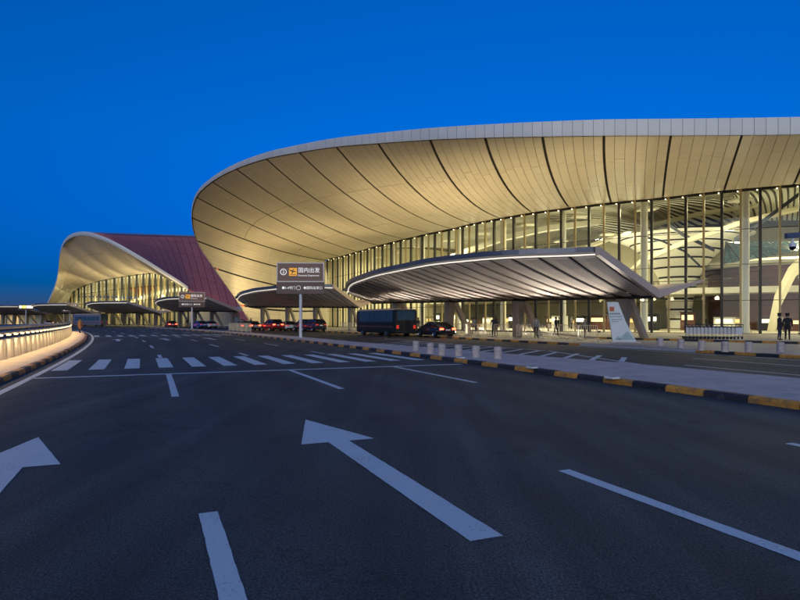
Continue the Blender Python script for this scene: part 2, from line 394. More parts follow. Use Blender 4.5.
def arrow(u, v, s=1.0):
    g = MB(); z = ZM
    pts = [(-.14, 0), (.14, 0), (.14, 3.75), (.5, 3.75), (0, 5.6), (-.5, 3.75), (-.14, 3.75)]
    g.poly([R(u+a*s, v+b*s, z) for a, b in ragged(pts)]); return g.build('lane_arrow', M['paint'], road)
for u in (-1.45, 2.25): arrow(u, 3.75)
arrow(9.2, -3.2)
for u in (-1.3, 2.25, 5.8): arrow(u, 49.5)
def isl_back_(v): return UR + 4.35 - 1.9*min(1, max(0, (v-14)/22.0))
# hatch and lines on the drop-off lane
def line_on(a, b, w, parent, z):
    a, b = Vector(a), Vector(b); t = (b-a).normalized(); n = Vector((-t.y, t.x, 0))*w/2
    g = MB(); g.quad(a-n, b-n, b+n, a+n); o = g.build('lane_line', M['paint'], parent)
    return o
ZI = 0.0
def gi(px, py): return G(px, py, ZI)
for i in range(15):
    v0 = 16.4+i*1.45
    line_on(R(max(isl_back_(v0)+.5, 14.2), v0, ZI), R(18.7, v0+3.2, ZI), .22, inner_road, ZI)
line_on(R(14.9, 12.0, ZI), R(19.0, 25.0, ZI), .15, inner_road, ZI)
line_on(R(19.0, 25.3, ZI), R(19.2, 46.0, ZI), .15, inner_road, ZI)
line_on(R(17.2, 6.5, ZI), R(17.4, 15.5, ZI), .14, inner_road, ZI)
line_on(R(20.6, 6.0, ZI), R(20.8, 18.0, ZI), .14, inner_road, ZI)
line_on(R(23.9, -5, ZI), R(24.0, 30.0, ZI), .12, inner_road, ZI)

# kerbs and pavements
KH = .14
def kerb_block(a, b, out, h, w, z0=0.0):
    """one stone from a to b, face towards -out side"""
    a, b = Vector(a), Vector(b); t = (b-a); L = t.length; t.normalize(); n = Vector((-t.y, t.x, 0))*out
    g = MB()
    e = t*.008
    prof = [(0, z0-.05), (w, z0-.05), (w, z0+h), (.035, z0+h), (0, z0+h-.05)]
    A = [a + e + n*x + Vector((0,0,z)) for x, z in prof]; B = [b - e + n*x + Vector((0,0,z)) for x, z in prof]
    g.loft([A, B]); return g
def kerb(parent, path, h, w, out, pattern='yk', off=0, z0=0.0):
    for i in range(len(path)-1):
        g = kerb_block(path[i], path[i+1], out, h + random.uniform(-.006, .006), w, z0)
        key = {'y': 'kerb_y', 'k': 'kerb_k', 'g': 'kerb_g'}[pattern[(i+off) % len(pattern)]]
        g.build('kerb_stone', M[key], parent)

# traffic island on the right
def isl_back(v): return UR + 4.35 - 1.9*min(1, max(0, (v-14)/22.0)) + (0 if v < 60 else 0)
KW = .2
g = MB(); vs = frange(-14, 128, 71)
g.grid([[R(UR+KW-.01, v, KH-(.012 if 5 < v < 32 else .006)), R(isl_back(v)-.1, v, KH-(.012 if 5 < v < 32 else .006))] for v in vs])
island = struct(g.build('traffic_island_pavement', M['paver']))
kerb(island, [R(UR, v) for v in frange(-10, 80, 90)], KH, KW, -1, 'yk', 1)
kerb(island, [R(isl_back(v)+.05, v) for v in frange(-10, 80, 60)], KH, .18, 1, 'g')
g = MB()
for k in range(24):
    b = kerb_block(R(UR, 80+k*2), R(UR, 82+k*2), -1, KH, KW); n = len(g.v); g.v += b.v; g.f += [tuple(i+n for i in f) for f in b.f]; g.m += [k % 2]*len(b.f)
o = struct(g.build('far_kerb', [M['kerb_y'], M['kerb_k']], island), 'stuff')
# paving slabs of the island near the camera
slab = 0
for v in frange(6, 31, 25)[:-1]:
    ub = isl_back(v+.5)-.12; n = max(2, int((ub-UR-KW)/1.0))
    for i in range(n):
        u0 = UR+KW+(ub-UR-KW)*i/n; u1 = UR+KW+(ub-UR-KW)*(i+1)/n
        g = MB(); dz = random.uniform(-.0015, .0015)
        g.prism([R(u0+.011, v+.011, KH-.04), R(u1-.011, v+.011, KH-.04), R(u1-.011, v+.989, KH-.04), R(u0+.011, v+.989, KH-.04)], (0, 0, .04+dz))
        g.build('paving_slab', M['paver'], island)

# pavement strip by the barrier on the left
g = MB(); vs = frange(-12, 90, 51)
g.grid([[R(UL-KW+.01, v, KH-.006), R(-6.2, v, KH-.006)] for v in vs])
left_pav = struct(g.build('barrier_pavement', M['paver']))
kerb(left_pav, [R(UL, v) for v in frange(4, 90, 86)], KH, KW, 1, 'yk', 0)
nose = [R(UL, 90)] + [R(-4.87 + 1.32*math.cos(a), 90 + 2.6*math.sin(a)) for a in frange(0, math.pi, 8)[1:-1]] + [R(-6.2, 90)]
g = MB(); g.poly([p + Vector((0, 0, KH-.004)) for p in nose]); g.build('pavement_nose', M['paver'], left_pav)
kerb(left_pav, nose, KH, .12, 1, 'yk', 0)
kerb(left_pav, [R(-6.2, v) for v in frange(4, 90, 43)], KH, .18, -1, 'g')

# terminal pavement and upper step
UT = 24.62
g = MB(); strip(g, UT+KW-.01, 120, -20, 232, KH-.006, dv=2.0, nu=6)
platform = struct(g.build('terminal_pavement', M['platform']))
kerb(platform, [R(UT, v) for v in frange(-8, 21, 29)], KH, KW, -1, 'yk')
kerb(platform, [R(UT, v) for v in frange(21, 29, 8)], KH-.03, KW, -1, 'g')
kerb(platform, [R(UT, v) for v in frange(29, 100, 71)], KH, KW, -1, 'yk')
g = MB()
for k in range(46):
    b = kerb_block(R(UT, 100+k*2), R(UT, 102+k*2), -1, KH, KW); n = len(g.v); g.v += b.v; g.f += [tuple(i+n for i in f) for f in b.f]; g.m += [k % 2]*len(b.f)
struct(g.build('far_kerb', [M['kerb_y'], M['kerb_k']], platform), 'stuff')
SZ = .27
def US(u, v, z): return Vector((.9232*u-.3843*v, .3843*u+.9232*v, z))
front = [US(32.0+(46-32)*t, 37+(-8-37)*t, 0) for t in frange(0, 1, 48)]
poly = [p + Vector((0, 0, SZ)) for p in front] + [US(110, -8, SZ), US(110, 62, SZ), US(45, 66, SZ), US(36, 46, SZ)]
g = MB(); g.poly(poly); step = struct(g.build('terminal_step', M['platform']))
kerb(step, front, SZ-.13+.004, .2, 1, 'yk', 0, z0=.13)
kerb(step, [US(36, 46, 0), US(35, 43.75, 0), US(34, 41.5, 0), US(33, 39.25, 0), US(32, 37, 0)], SZ-.13+.004, .2, 1, 'g', 0, z0=.13)
# deep stone slabs of the plaza in front of the step
for v in frange(8, 31, 23)[:-1]:
    for i, u0 in enumerate(frange(UT+KW, UT+KW+6, 6)[:-1]):
        g = MB(); g.prism([R(u0+.008, v+.008, KH-.04), R(u0+.992, v+.008, KH-.04), R(u0+.992, v+.992, KH-.04), R(u0+.008, v+.992, KH-.04)], (0, 0, .04+random.uniform(-.0015, .0015)))
        g.build('paving_slab', M['platform'], platform)

# ------------------------------------------------------------------ the terminal: a swept roof hood over a curved glass front
#      k      lip x,y,depth          inner x,y,depth        bulge(px)
SEAM = [
 (8.0,  985, 132.0, 38.0,   962, 171.0, 50.2,  0),
 (7.0,  895, 133.5, 39.0,   872, 178.5, 52.7,  0),
 (6.0,  815, 134.5, 40.0,   794, 184.5, 55.2,  0),
 (5.0,  742, 135.4, 41.0,   724, 190.5, 57.8,  0),
 (4.0,  671, 135.8, 42.0,   663, 197.5, 61.0, .6),
 (3.0,  604, 136.0, 43.2,   611, 202.5, 63.7, 2.5),
 (2.0, 542.5,136.8, 44.5,   569, 207.5, 66.5, 5),
 (1.0,  485, 138.0, 46.3,   532, 212.5, 69.6, 8),
 (0.0,  430, 140.0, 48.5,   500, 218.0, 73.3, 12),
 (-1., 378, 143.5, 51.3,   472, 223.5, 77.5, 11.5),
 (-2., 336, 147.0, 54.2,   452, 228.5, 81.7, 12),
 (-3., 299, 152.5, 57.5,   430, 233.0, 86.0, 12),
 (-4., 266, 159.0, 61.0,   404, 239.0, 92.3, 11),
 (-5., 236, 169.0, 65.2,   378, 245.5, 100.4, 8),
 (-6., 212, 182.0, 70.2,   357, 251.5, 109.2, 6),
 (-7., 196.5,197.5, 75.3,   340, 256.5, 117.8, 5),
 (-8., 192, 218.0, 80.5,   326, 260.5, 125.7, 5),
 (-9., 197, 241.0, 86.3,   322, 275.0, 124.5, 4),
 (-10.,214, 268.0, 92.0,   318, 292.0, 121.5, 3),
 (-11.,240, 305.0, 99.0,   313, 311.0, 118.0, 2),
 (-12.,258, 337.0,103.0,   309, 337.0, 115.0, 0),
]
SEAM = SEAM[::-1]
ks = np.array([s[0] for s in SEAM])
lipP = np.array([tuple(W(*s[1:4])) for s in SEAM]); innP = np.array([tuple(W(*s[4:7])) for s in SEAM])
midO = []
for s in SEAM:
    d = Vector((s[4]-s[1], s[5]-s[2])).normalized(); Ym = (s[3]+s[6])/2
    midO.append((-d.y*s[7]*Ym/F, 0, -d.x*s[7]*Ym/F))
midO = np.array(midO)
def spline(A, k):                      # Catmull-Rom over the seam table
    t = (k - ks[0]); i = int(min(max(math.floor(t), 0), len(ks)-2)); f = t - i
    p0, p1, p2, p3 = A[max(i-1, 0)], A[i], A[i+1], A[min(i+2, len(ks)-1)]
    return Vector(.5*((2*p1) + (p2-p0)*f + (2*p0-5*p1+4*p2-p3)*f*f + (3*p1-p0-3*p2+p3)*f**3))
def S(k, s):
    a, b, m = spline(lipP, k), spline(innP, k), spline(midO, k)
    return a.lerp(b, s) + m*(4*s*(1-s))
def Sn(k, s):                          # normal pointing away from the viewer (up and back)
    e = .02; k1 = min(k+e, ks[-1]); k0 = max(k-e, ks[0]); s1 = min(s+e, 1); s0 = max(s-e, 0)
    n = (S(k1, s)-S(k0, s)).cross(S(k, s1)-S(k, s0)).normalized()
    return n if n.dot(S(k, s)-cam.location) > 0 else -n
KMIN, KMAX = -12.0, 8.0

term = empty('terminal_building', (10, 70, 0))
tag(term, 'large airport terminal with sweeping gold-lit overhanging roof and tall glass front', 'terminal')
# dark backing behind the joints
g = MB(); kk = frange(KMIN, KMAX, 80); ss = frange(0, 1, 10)
g.grid([[S(k, s) + Sn(k, s)*.16 for s in ss] for k in kk])
soff = g.build('soffit_backing', M['gap'], term, smooth=True)
def panel(k0, k1, s0, s1, nk=2, ns=4, th=.07):
    g = MB(); P = [[S(k, s) for s in frange(s0, s1, ns)] for k in frange(k0, k1, nk)]
    T = [[Sn(k, s)*th for s in frange(s0, s1, ns)] for k in frange(k0, k1, nk)]
    g.grid(P, T); o = g.build('soffit_panel', M['soffit'], soff, recalc=False); smooth_angle(o, 40)
    uvl = o.data.uv_layers.new(name='UVMap'); n0 = (nk+1)*(ns+1); kk_, ss_ = frange(k0, k1, nk), frange(s0, s1, ns); lw_ = (spline(lipP, math.floor(k0)+1)-spline(lipP, math.floor(k0))).length; ln_ = (spline(lipP, k0)-spline(innP, k0)).length
    for lp in o.data.loops:
        i = lp.vertex_index % n0; uvl.data[lp.index].uv = (kk_[i//(ns+1)]*3.72, ss_[i % (ns+1)]*ln_)
    return o
npan = 0
for b in range(-12, 8):
    sub = 6 if b >= -2 else (3 if b >= -7 else 2)
    if b >= 6: sub = 3
    cuts = [0.0, .30, .68, 1.0] if b >= -8 else [0.0, .5, 1.0]
    lw = (spline(lipP, b+1)-spline(lipP, b)).length
    bold = (.085 + .011*max(0, 4-b))/lw; fine = .012/lw
    for i in range(sub):
        k0 = b + (bold if i == 0 else i/sub+fine); k1 = b+1-bold if i == sub-1 else b+(i+1)/sub-fine
        jit = 0.03*math.sin(i*2.1+b) if b >= -1 else 0.0
        for q in range(len(cuts)-1):
            s0 = cuts[q] + (.001 if q else 0.004) + (jit if 0 < q else 0); s1 = cuts[q+1] - .001 + (jit if q < len(cuts)-2 else 0)
            panel(k0, k1, s0, min(s1, .999)); npan += 1
print('soffit panels', npan)
# fascia band along the lip
def out_dir(k):
    d = spline(lipP, k)-spline(innP, k); d.z = 0; return d.normalized()
def fas(k): return 1.18 - .70*min(1, max(0, (3-k)/9.0))
def FT(k): return spline(lipP, k) + out_dir(k)*.12 + Vector((0, 0, fas(k)))*(1 if k > -8 else max(.35, 1-(-8-k)*.16))
def FB(k): return spline(lipP, k) + out_dir(k)*.10 + Vector((0, 0, .0))
g = MB(); kk = frange(KMIN, KMAX, 80)
g.grid([[FB(k)-out_dir(k)*.12+Vector((0, 0, .03)), FT(k)-out_dir(k)*.14] for k in kk])
fb = g.build('fascia_backing', M['gap'], term, smooth=True)
for b in range(-12, 8):
    sub = 6 if b >= -2 else (4 if b >= -7 else 2)
    lw = (spline(lipP, b+1)-spline(lipP, b)).length; gp = .012/lw
    for i in range(sub):
        k0, k1 = b+i/sub+gp, b+(i+1)/sub-gp
        g = MB(); cols = frange(k0, k1, 2)
        P = [[FB(k), FB(k).lerp(FT(k), .55)+out_dir(k)*.07, FT(k)] for k in cols]; T = [[-out_dir(k)*.06]*3 for k in cols]
        g.grid(P, T); smooth_angle(g.build('fascia_panel', M['fascia'], fb), 40)
# roof skin over the hood and back over the hall
def roof_pt(k, s):
    th = .25 + 2.6*math.sin(min(s, 1)*math.pi*.5)*(1 if k > -8 else max(.25, 1-(-8-k)*.25))
    return S(k, min(s, .995)) + Sn(k, min(s, .995))*th
def back_dir(k):
    a = spline(innP, min(k+.3, KMAX)); b = spline(innP, max(k-.3, -8)); t = (a-b); t.z = 0
    if t.length < 1e-4: t = Vector((1, -1.7, 0))
    t.normalize(); n = Vector((-t.y, t.x, 0))
    return n if n.y > 0 else -n
g = MB(); rows = []
rows2 = []
for k in frange(KMIN, KMAX, 60):
    row = [FT(k)-out_dir(k)*.16] + [roof_pt(k, s) for s in (.12, .3, .5, .75, 1.0)]
    rows.append(row)
    if k >= -8.2:
        e = row[-1]; bd = back_dir(max(k, -8)); rows2.append([e, e + bd*20 + Vector((0, 0, 2.6)), e + bd*47 + Vector((0, 0, 3.2))])
g.grid(rows); rf_ = g.build('roof', M['rooftop'], term, smooth=True)
g = MB(); g.grid(rows2); g.build('hall_roof', M['rooftop'], rf_, smooth=True)

# glass front
def arc_table(k0, k1, n=900):
    pts = [(k, spline(innP, k)) for k in frange(k0, k1, n)]; L = [0.0]
    for i in range(1, len(pts)):
        d = pts[i][1]-pts[i-1][1]; L.append(L[-1]+math.hypot(d.x, d.y))
    return pts, L
AT, AL = arc_table(-8.0, 8.0)
def gl(s):                              # point on the glass line by arc length from its left end; returns top point and inward normal
    s = min(max(s, 0), AL[-1]); i = int(np.searchsorted(AL, s)); i = min(max(i, 1), len(AT)-1)
    f = (s-AL[i-1])/max(1e-6, AL[i]-AL[i-1]); k = AT[i-1][0] + (AT[i][0]-AT[i-1][0])*f
    return spline(innP, k), back_dir(k), k
BAY = 1.62; NB = int(AL[-1]/BAY); print('glass length', AL[-1], 'bays', NB)
LEV = [.32, 3.5, 7.0, 10.4]
INS = .35                               # glass stands back from the soffit edge
def gp(i, z, ins=INS):
    p, n, k = gl(i*BAY); return Vector((p.x, p.y, 0)) + n*ins + Vector((0, 0, z))
def gtop(i):
    return gl(i*BAY)[0].z + .05
def rail_loft(pts, w, h):
    g = MB(); rings = []
    for i, p in enumerate(pts):
        t = pts[min(i+1, len(pts)-1)]-pts[max(i-1, 0)]; t.z = 0; t.normalize(); n = Vector((-t.y, t.x, 0))*w/2; u = Vector((0, 0, h/2))
        rings.append([p-n-u, p+n-u, p+n+u, p-n+u])
    g.loft(rings); return g
ff = rail_loft([gp(i, gtop(i)-.1) for i in range(NB+1)], .2, .3).build('facade_head', M['mull'], term)
for z in [.2] + LEV[1:]:
    rail_loft([gp(i, z) for i in range(NB+1)], .08, .05 if z > 1 else .24).build('transom', M['mull'], ff)
for i in range(NB+1):
    p = gp(i, 0); n = gl(i*BAY)[1]; t = Vector((-n.y, n.x, 0)); h = gtop(i)
    g = MB()
    if i % 2 == 0:
        w, d = .25, .30; key = 'mull'
    else:
        w, d = .19, .20; key = 'gold'
    q = [p - n*(d*.75) - t*w/2, p - n*(d*.75) + t*w/2, p + n*(d*.25) + t*w/2, p + n*(d*.25) - t*w/2]
    g.prism([x + Vector((0, 0, .14)) for x in q], (0, 0, h-.14)); g.build('mullion', M[key], ff)
    if i % 2 == 1 or i > 30:
        g = MB(); g.box(p - n*.30 + Vector((0, 0, h-.26)) + t*.26, (.09, .09, .07), math.atan2(n.y, n.x)); g.build('eave_lamp', M['eave'], ff)
for i in range(NB):
    for q in range(4):
        z0 = LEV[q]+.05; z1a = (LEV[q+1] if q < 3 else gtop(i)-.2)-.05; z1b = (LEV[q+1] if q < 3 else gtop(i+1)-.2)-.05
        a, b = gp(i, 0), gp(i+1, 0); t = (b-a).normalized()*.05; n = gl((i+.5)*BAY)[1]*.024
        g = MB(); up = Vector((0, 0, 1))
        g.prism([a+t+up*z0, b-t+up*z0, b-t+up*z1b, a+t+up*z1a], n); g.build('window_pane', M['glass'], ff)

# hall behind the glass
def hall(s, d, z):
    p, n, k = gl(s); return Vector((p.x, p.y, 0)) + n*d + Vector((0, 0, z))
HS = frange(0, AL[-1], 36); HD = 44.0
g = MB(); g.grid([[hall(s, d, .29) for d in (.6, 15, 30, HD)] for s in HS]); g.build('hall_floor', M['int_floor'], term)
g = MB(); g.grid([[hall(s, HD, z) for z in (.2, 6, 12, 18.5)] for s in HS])
g.grid([[hall(0, d, z) for z in (.2, 6, 12, 18.5)] for d in (.37, 12, 24, HD)]); g.grid([[hall(AL[-1], d, z) for z in (.2, 6, 12, 18.5)] for d in (.8, 12, 24, HD)])
hw = g.build('hall_wall', M['int_wall'], term)
g = MB(); ks_ = frange(-12, -8, 16)
g.grid([[spline(innP, k) + Sn(k, .98)*.0, spline(innP, k).lerp(Vector((*hall(0, .5, 0).xy, spline(innP, k).z)), .5), Vector((*hall(0, .5, 0).xy, spline(innP, k).z)), Vector((*hall(0, 3.0, 0).xy, spline(innP, k).z))] for k in ks_])
g.build('jamb_wall', M['soffit_plain'], term, smooth=True)
def ceil_z(s, d):
    z0 = gl(s)[0].z + .15
    return z0 + 3.2*math.sin(min(1, d/26.0)*math.pi/2) - 1.6*max(0, (d-26)/18.0)**2 + .35*math.sin(s*.12+d*.1)*min(1, d/8)
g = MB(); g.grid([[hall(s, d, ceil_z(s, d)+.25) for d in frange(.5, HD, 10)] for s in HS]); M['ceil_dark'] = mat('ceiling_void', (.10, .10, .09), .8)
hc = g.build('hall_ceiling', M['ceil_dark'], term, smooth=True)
ns = 128
for i in range(ns):                      # white louvres under the ceiling
    s = AL[-1]*(i+.5)/ns; w = AL[-1]/ns*.66/2
    g = MB(); P = []; T = []
    for d in frange(1.2, 40, 9):
        sk = s + (d-1.2)*.16
        if sk+w > AL[-1]: break
        P.append([hall(sk-w, d, ceil_z(sk, d)), hall(sk+w, d, ceil_z(sk, d)-.12)]); T.append([Vector((0, 0, .07))]*2)
    if len(P) > 1:
        g.grid(P, T); g.build('ceiling_louvre', M['int_white'], hc)
# columns just inside
for i, s in enumerate(frange(8, AL[-1]-6, 9)):
    g = MB(); c = hall(s, 3.2, 0); n = gl(s)[1]
    g.lathe([(.0, .29), (.50, .29), (.44, .6), (.38, 1.2), (.38, gl(s)[0].z+.6)], 12, c); o = g.build('hall_column', M['int_white'], term); smooth_angle(o, 40)
# mezzanine with balustrade
g = MB(); P = [[hall(s, 24, 5.2), hall(s, 24, 6.0), hall(s, HD-.1, 6.0)] for s in HS]; g.grid(P); g.grid([[hall(s, 24, 5.2), hall(s, HD-.1, 5.2)] for s in HS])
mez = g.build('mezzanine', M['int_white'], term)
g = MB()
for z in (6.5, 7.0): g.tube([hall(s, 24.1, z) for s in HS], .05, 6)
for s in frange(0, AL[-1], 60): g.tube([hall(s, 24.1, 6.0), hall(s, 24.1, 7.0)], .03, 5)
g.build('balustrade', M['dark'], mez)

# big flared column with contour slits
def flare(c, name, scale=1.0, topz=15.2):
    prof = [(2.0, .3), (2.0, 1.8), (2.15, 3.2), (2.45, 4.8), (2.95, 6.4), (3.6, 7.9), (4.5, 9.3), (5.6, 10.6), (7.0, 11.8), (8.7, 12.8), (10.6, 13.6), (12.6, topz-1.1)]
    core = MB(); core.lathe([(r*scale*.96, z) for r, z in prof], 40, c); o = core.build(name, M['gap'], term, smooth=True)
    for i in range(len(prof)-1):
        (r0, z0), (r1, z1) = prof[i], prof[i+1]
        b = MB(); f0, f1 = .05, .86
        b.lathe([(scale*(r0+(r1-r0)*f0), z0+(z1-z0)*f0), (scale*(r0+(r1-r0)*f1), z0+(z1-z0)*f1), (scale*(r0+(r1-r0)*f1)-.12, z0+(z1-z0)*f1), (scale*(r0+(r1-r0)*f0)-.12, z0+(z1-z0)*f0)], 40, c)
        b.build('column_band', M['int_white'], o, smooth=False)
flare(Vector((41.5, 88.0, 0)), 'flared_column', .8, 15.0)
# maroon drum, slab over it, skylight
g = MB(); g.lathe([(9.5, .3), (9.5, 8.4), (10.1, 8.4), (10.1, 9.0), (0, 9.0)], 48, (56.5, 88, 0)); o = g.build('maroon_drum', M['maroon'], term); smooth_angle(o, 40)
g = MB(); g.lathe([(10.6, 9.0), (11.6, 9.15), (11.9, 9.6), (10.8, 10.0), (0, 10.2)], 48, (56.5, 88, 0)); smooth_angle(g.build('drum_cap', M['int_white'], o), 40)
sk0, sk1, sk2, sk3 = W(724, 264, 72), W(800, 251, 72), W(806, 242, 76), W(726, 242, 76)
g = MB(); g.prism([sk0, sk1, sk2, sk3], (0, .15, .1)); sko = g.build('skylight', M['teal'], term)
g = MB()
for i in range(10):
    t = i/9; g.beam(sk0.lerp(sk1, t)-Vector((0, .1, 0)), sk3.lerp(sk2, min(1, t+.25))-Vector((0, .1, 0)), .1, .1); g.beam(sk0.lerp(sk1, t)-Vector((0, .1, 0)), sk3.lerp(sk2, max(0, t-.25))-Vector((0, .1, 0)), .1, .1)
g.build('skylight_bar', M['dark'], sko)
# white swooping bridge and escalator flank
def ribbon(name, pts, w, h, matk, parent):
    g = MB(); rings = []
    for i, p in enumerate(pts):
        t = (pts[min(i+1, len(pts)-1)]-pts[max(i-1, 0)]); t.z = 0; t.normalize(); n = Vector((-t.y, t.x, 0))*w/2; u = Vector((0, 0, h/2))
        rings.append([p-n-u, p+n-u, p+n+u, p-n+u])
    g.loft(rings); return smooth_angle(g.build(name, M[matk], parent), 50)
ribbon('sweeping_bridge', [W(600, 300, 76), W(640, 262, 74), W(690, 240, 72), W(745, 222, 70), W(800, 208, 68), W(870, 196, 66)], 1.6, .55, 'int_wall', term)
ribbon('sweeping_bridge', [W(560, 262, 92), W(590, 246, 90), W(640, 228, 88), W(700, 214, 86), W(760, 205, 84)], 1.6, .5, 'int_wall', term)
ribbon('sweeping_bridge', [W(770, 338, 70), W(778, 300, 70), W(792, 272, 70), W(815, 250, 70), W(850, 235, 70)], 1.3, 1.2, 'int_wall', term)
ribbon('skylight_slot', [W(734, 240, 70), W(755, 227, 69), W(778, 210, 68), W(802, 192, 67)], .25, .5, 'slot', term)
ribbon('skylight_slot', [W(668, 225, 73), W(685, 236, 73), W(700, 243, 73), W(714, 250, 73)], .25, .4, 'slot', term)
ribbon('skylight_slot', [W(640, 236, 76), W(662, 241, 76), W(684, 251, 76), W(700, 266, 76)], .2, .25, 'slot', term)
ribbon('sweeping_bridge', [W(440, 262, 100), W(470, 250, 99), W(505, 238, 98), W(545, 229, 97), W(600, 222, 96)], 1.6, .8, 'int_white', term)
# kiosks, check-in desks and lit shop fronts inside
shopc = [(.95, .72, .38), (1.0, .86, .6), (.95, .55, .22), (.9, .9, .8)]
for i in range(4): M['shop%d' % i] = emit('shop_light_%d' % i, shopc[i], (.75, .85, .6, .8)[i])
for i in range(26):
    s = 3 + (AL[-1]-6)*(i+.5)/26; d = random.uniform(15, 20); w = random.uniform(1.6, 2.6); h = random.uniform(1.3, 2.6)
    c = hall(s, d, 0); n = gl(s)[1]; rz = math.atan2(n.y, n.x)-math.pi/2
    k = tag(empty('kiosk', (c.x, c.y, .29), rz), ('maroon counter with a lit panel inside the hall', 'white counter with a lit panel inside the hall', 'tan counter with a lit panel inside the hall', 'dark counter with a lit panel inside the hall')[i % 4], 'kiosk', 'lit counters inside the terminal hall')
    g = MB(); g.box((0, 0, h/2), (w, 1.0, h)); g.build('body', M[('maroon', 'int_white', 'tan', 'dark')[i % 4]], k, world=False)
    g = MB(); g.box((0, -.53, h*.72), (w*.8, .05, h*.28)); g.build('lit_panel', M['shop%d' % (i % 4)], k, world=False)
    g = MB(); g.box((0, -.1, h+.05), (w+.2, 1.4, .1)); g.build('top', M['dark'], k, world=False)

def area(name, loc, size, power, col, target=None, parent=None, spread=180, size_y=None):
    d = bpy.data.lights.new(name, 'AREA'); d.energy = power; d.color = col; d.size = size; d.spread = rad(spread)
    if size_y: d.shape = 'RECTANGLE'; d.size_y = size_y
    o = bpy.data.objects.new(name, d); C.objects.link(o)
    loc = Vector(loc); o.location = loc
    dirv = (Vector(target)-loc) if target is not None else Vector((0, 0, -1))
    o.rotation_euler = dirv.to_track_quat('-Z', 'Y').to_euler()
    return o
def spot(name, loc, target, power, col, angle=120, blend=.6, rad_=.25):
    d = bpy.data.lights.new(name, 'SPOT'); d.energy = power; d.color = col; d.spot_size = rad(angle); d.spot_blend = blend; d.shadow_soft_size = rad_
    o = bpy.data.objects.new(name, d); C.objects.link(o); o.location = loc
    o.rotation_euler = (Vector(target)-Vector(loc)).to_track_quat('-Z', 'Y').to_euler(); return o
HALL_C = (1.0, .87, .50)
for i, s in enumerate(frange(6, AL[-1]-6, 9)):
    for d in (9, 26):
        c = hall(s, d, min(ceil_z(s, d)-.9, 14.6))
        g = MB(); g.box(c + Vector((0, 0, .12)), (1.9, 1.9, .18)); g.build('ceiling_luminaire', M['int_white'], term)
        area('hall_lamp', c, 1.8, 980, HALL_C)

for i, s_ in enumerate(frange(8, AL[-1]-8, 7)):      # uplights added on the mezzanine edge to brighten the ceiling
    c = hall(s_, 23.2, 7.2); g = MB(); g.box(c-Vector((0, 0, .15)), (1.5, .5, .2)); g.build('added_mezzanine_uplight', M['dark'], term)
    area('added_hall_uplight', c, 1.4, 380, (1.0, .9, .6), c+Vector((-4, -8, 10)), size_y=.4)
# ------------------------------------------------------------------ drop-off canopies
# local axes: x along the pavement (towards the near end), y out over the lane, z up
LIPT = [(-17.2, 3.2, 4.5), (-14, 5.3, 4.8), (-10, 7.2, 5.05), (-2.2, 9.5, 5.3), (8.2, 11.7, 5.35), (14.2, 10.9, 5.35), (18.6, 7.4, 5.35)]
def interp(T, x, j):
    if x <= T[0][0]: return T[0][j]
    for a, b in zip(T, T[1:]):
        if x <= b[0]:
            f = (x-a[0])/(b[0]-a[0]); return a[j]+(b[j]-a[j])*f
    return T[-1][j]
_la = np.array([t[0] for t in LIPT]); 
def lip(a):                              # smooth lip
    y = np.interp([a-1.5, a-.7, a, a+.7, a+1.5], _la, [t[1] for t in LIPT]).mean(); z = np.interp([a-1.5, a, a+1.5], _la, [t[2] for t in LIPT]).mean()
    return Vector((a, y, z))
def valley(t): return Vector((-17.2+34.8*t, 0, 3.5-.4*t))
def lipt(t): return lip(-17.2 + 35.8*t)
def cs(t, w, dz=0.0):                    # canopy underside: t along, w from valley (0) to lip (1)
    p = valley(t).lerp(lipt(t), w); p.z += -.35*4*w*(1-w)*.5 + dz; return p
def rear(t): return Vector((-17.2+34.9*t, -3.9*max(.08, t)**.8, 3.5+.45*t))
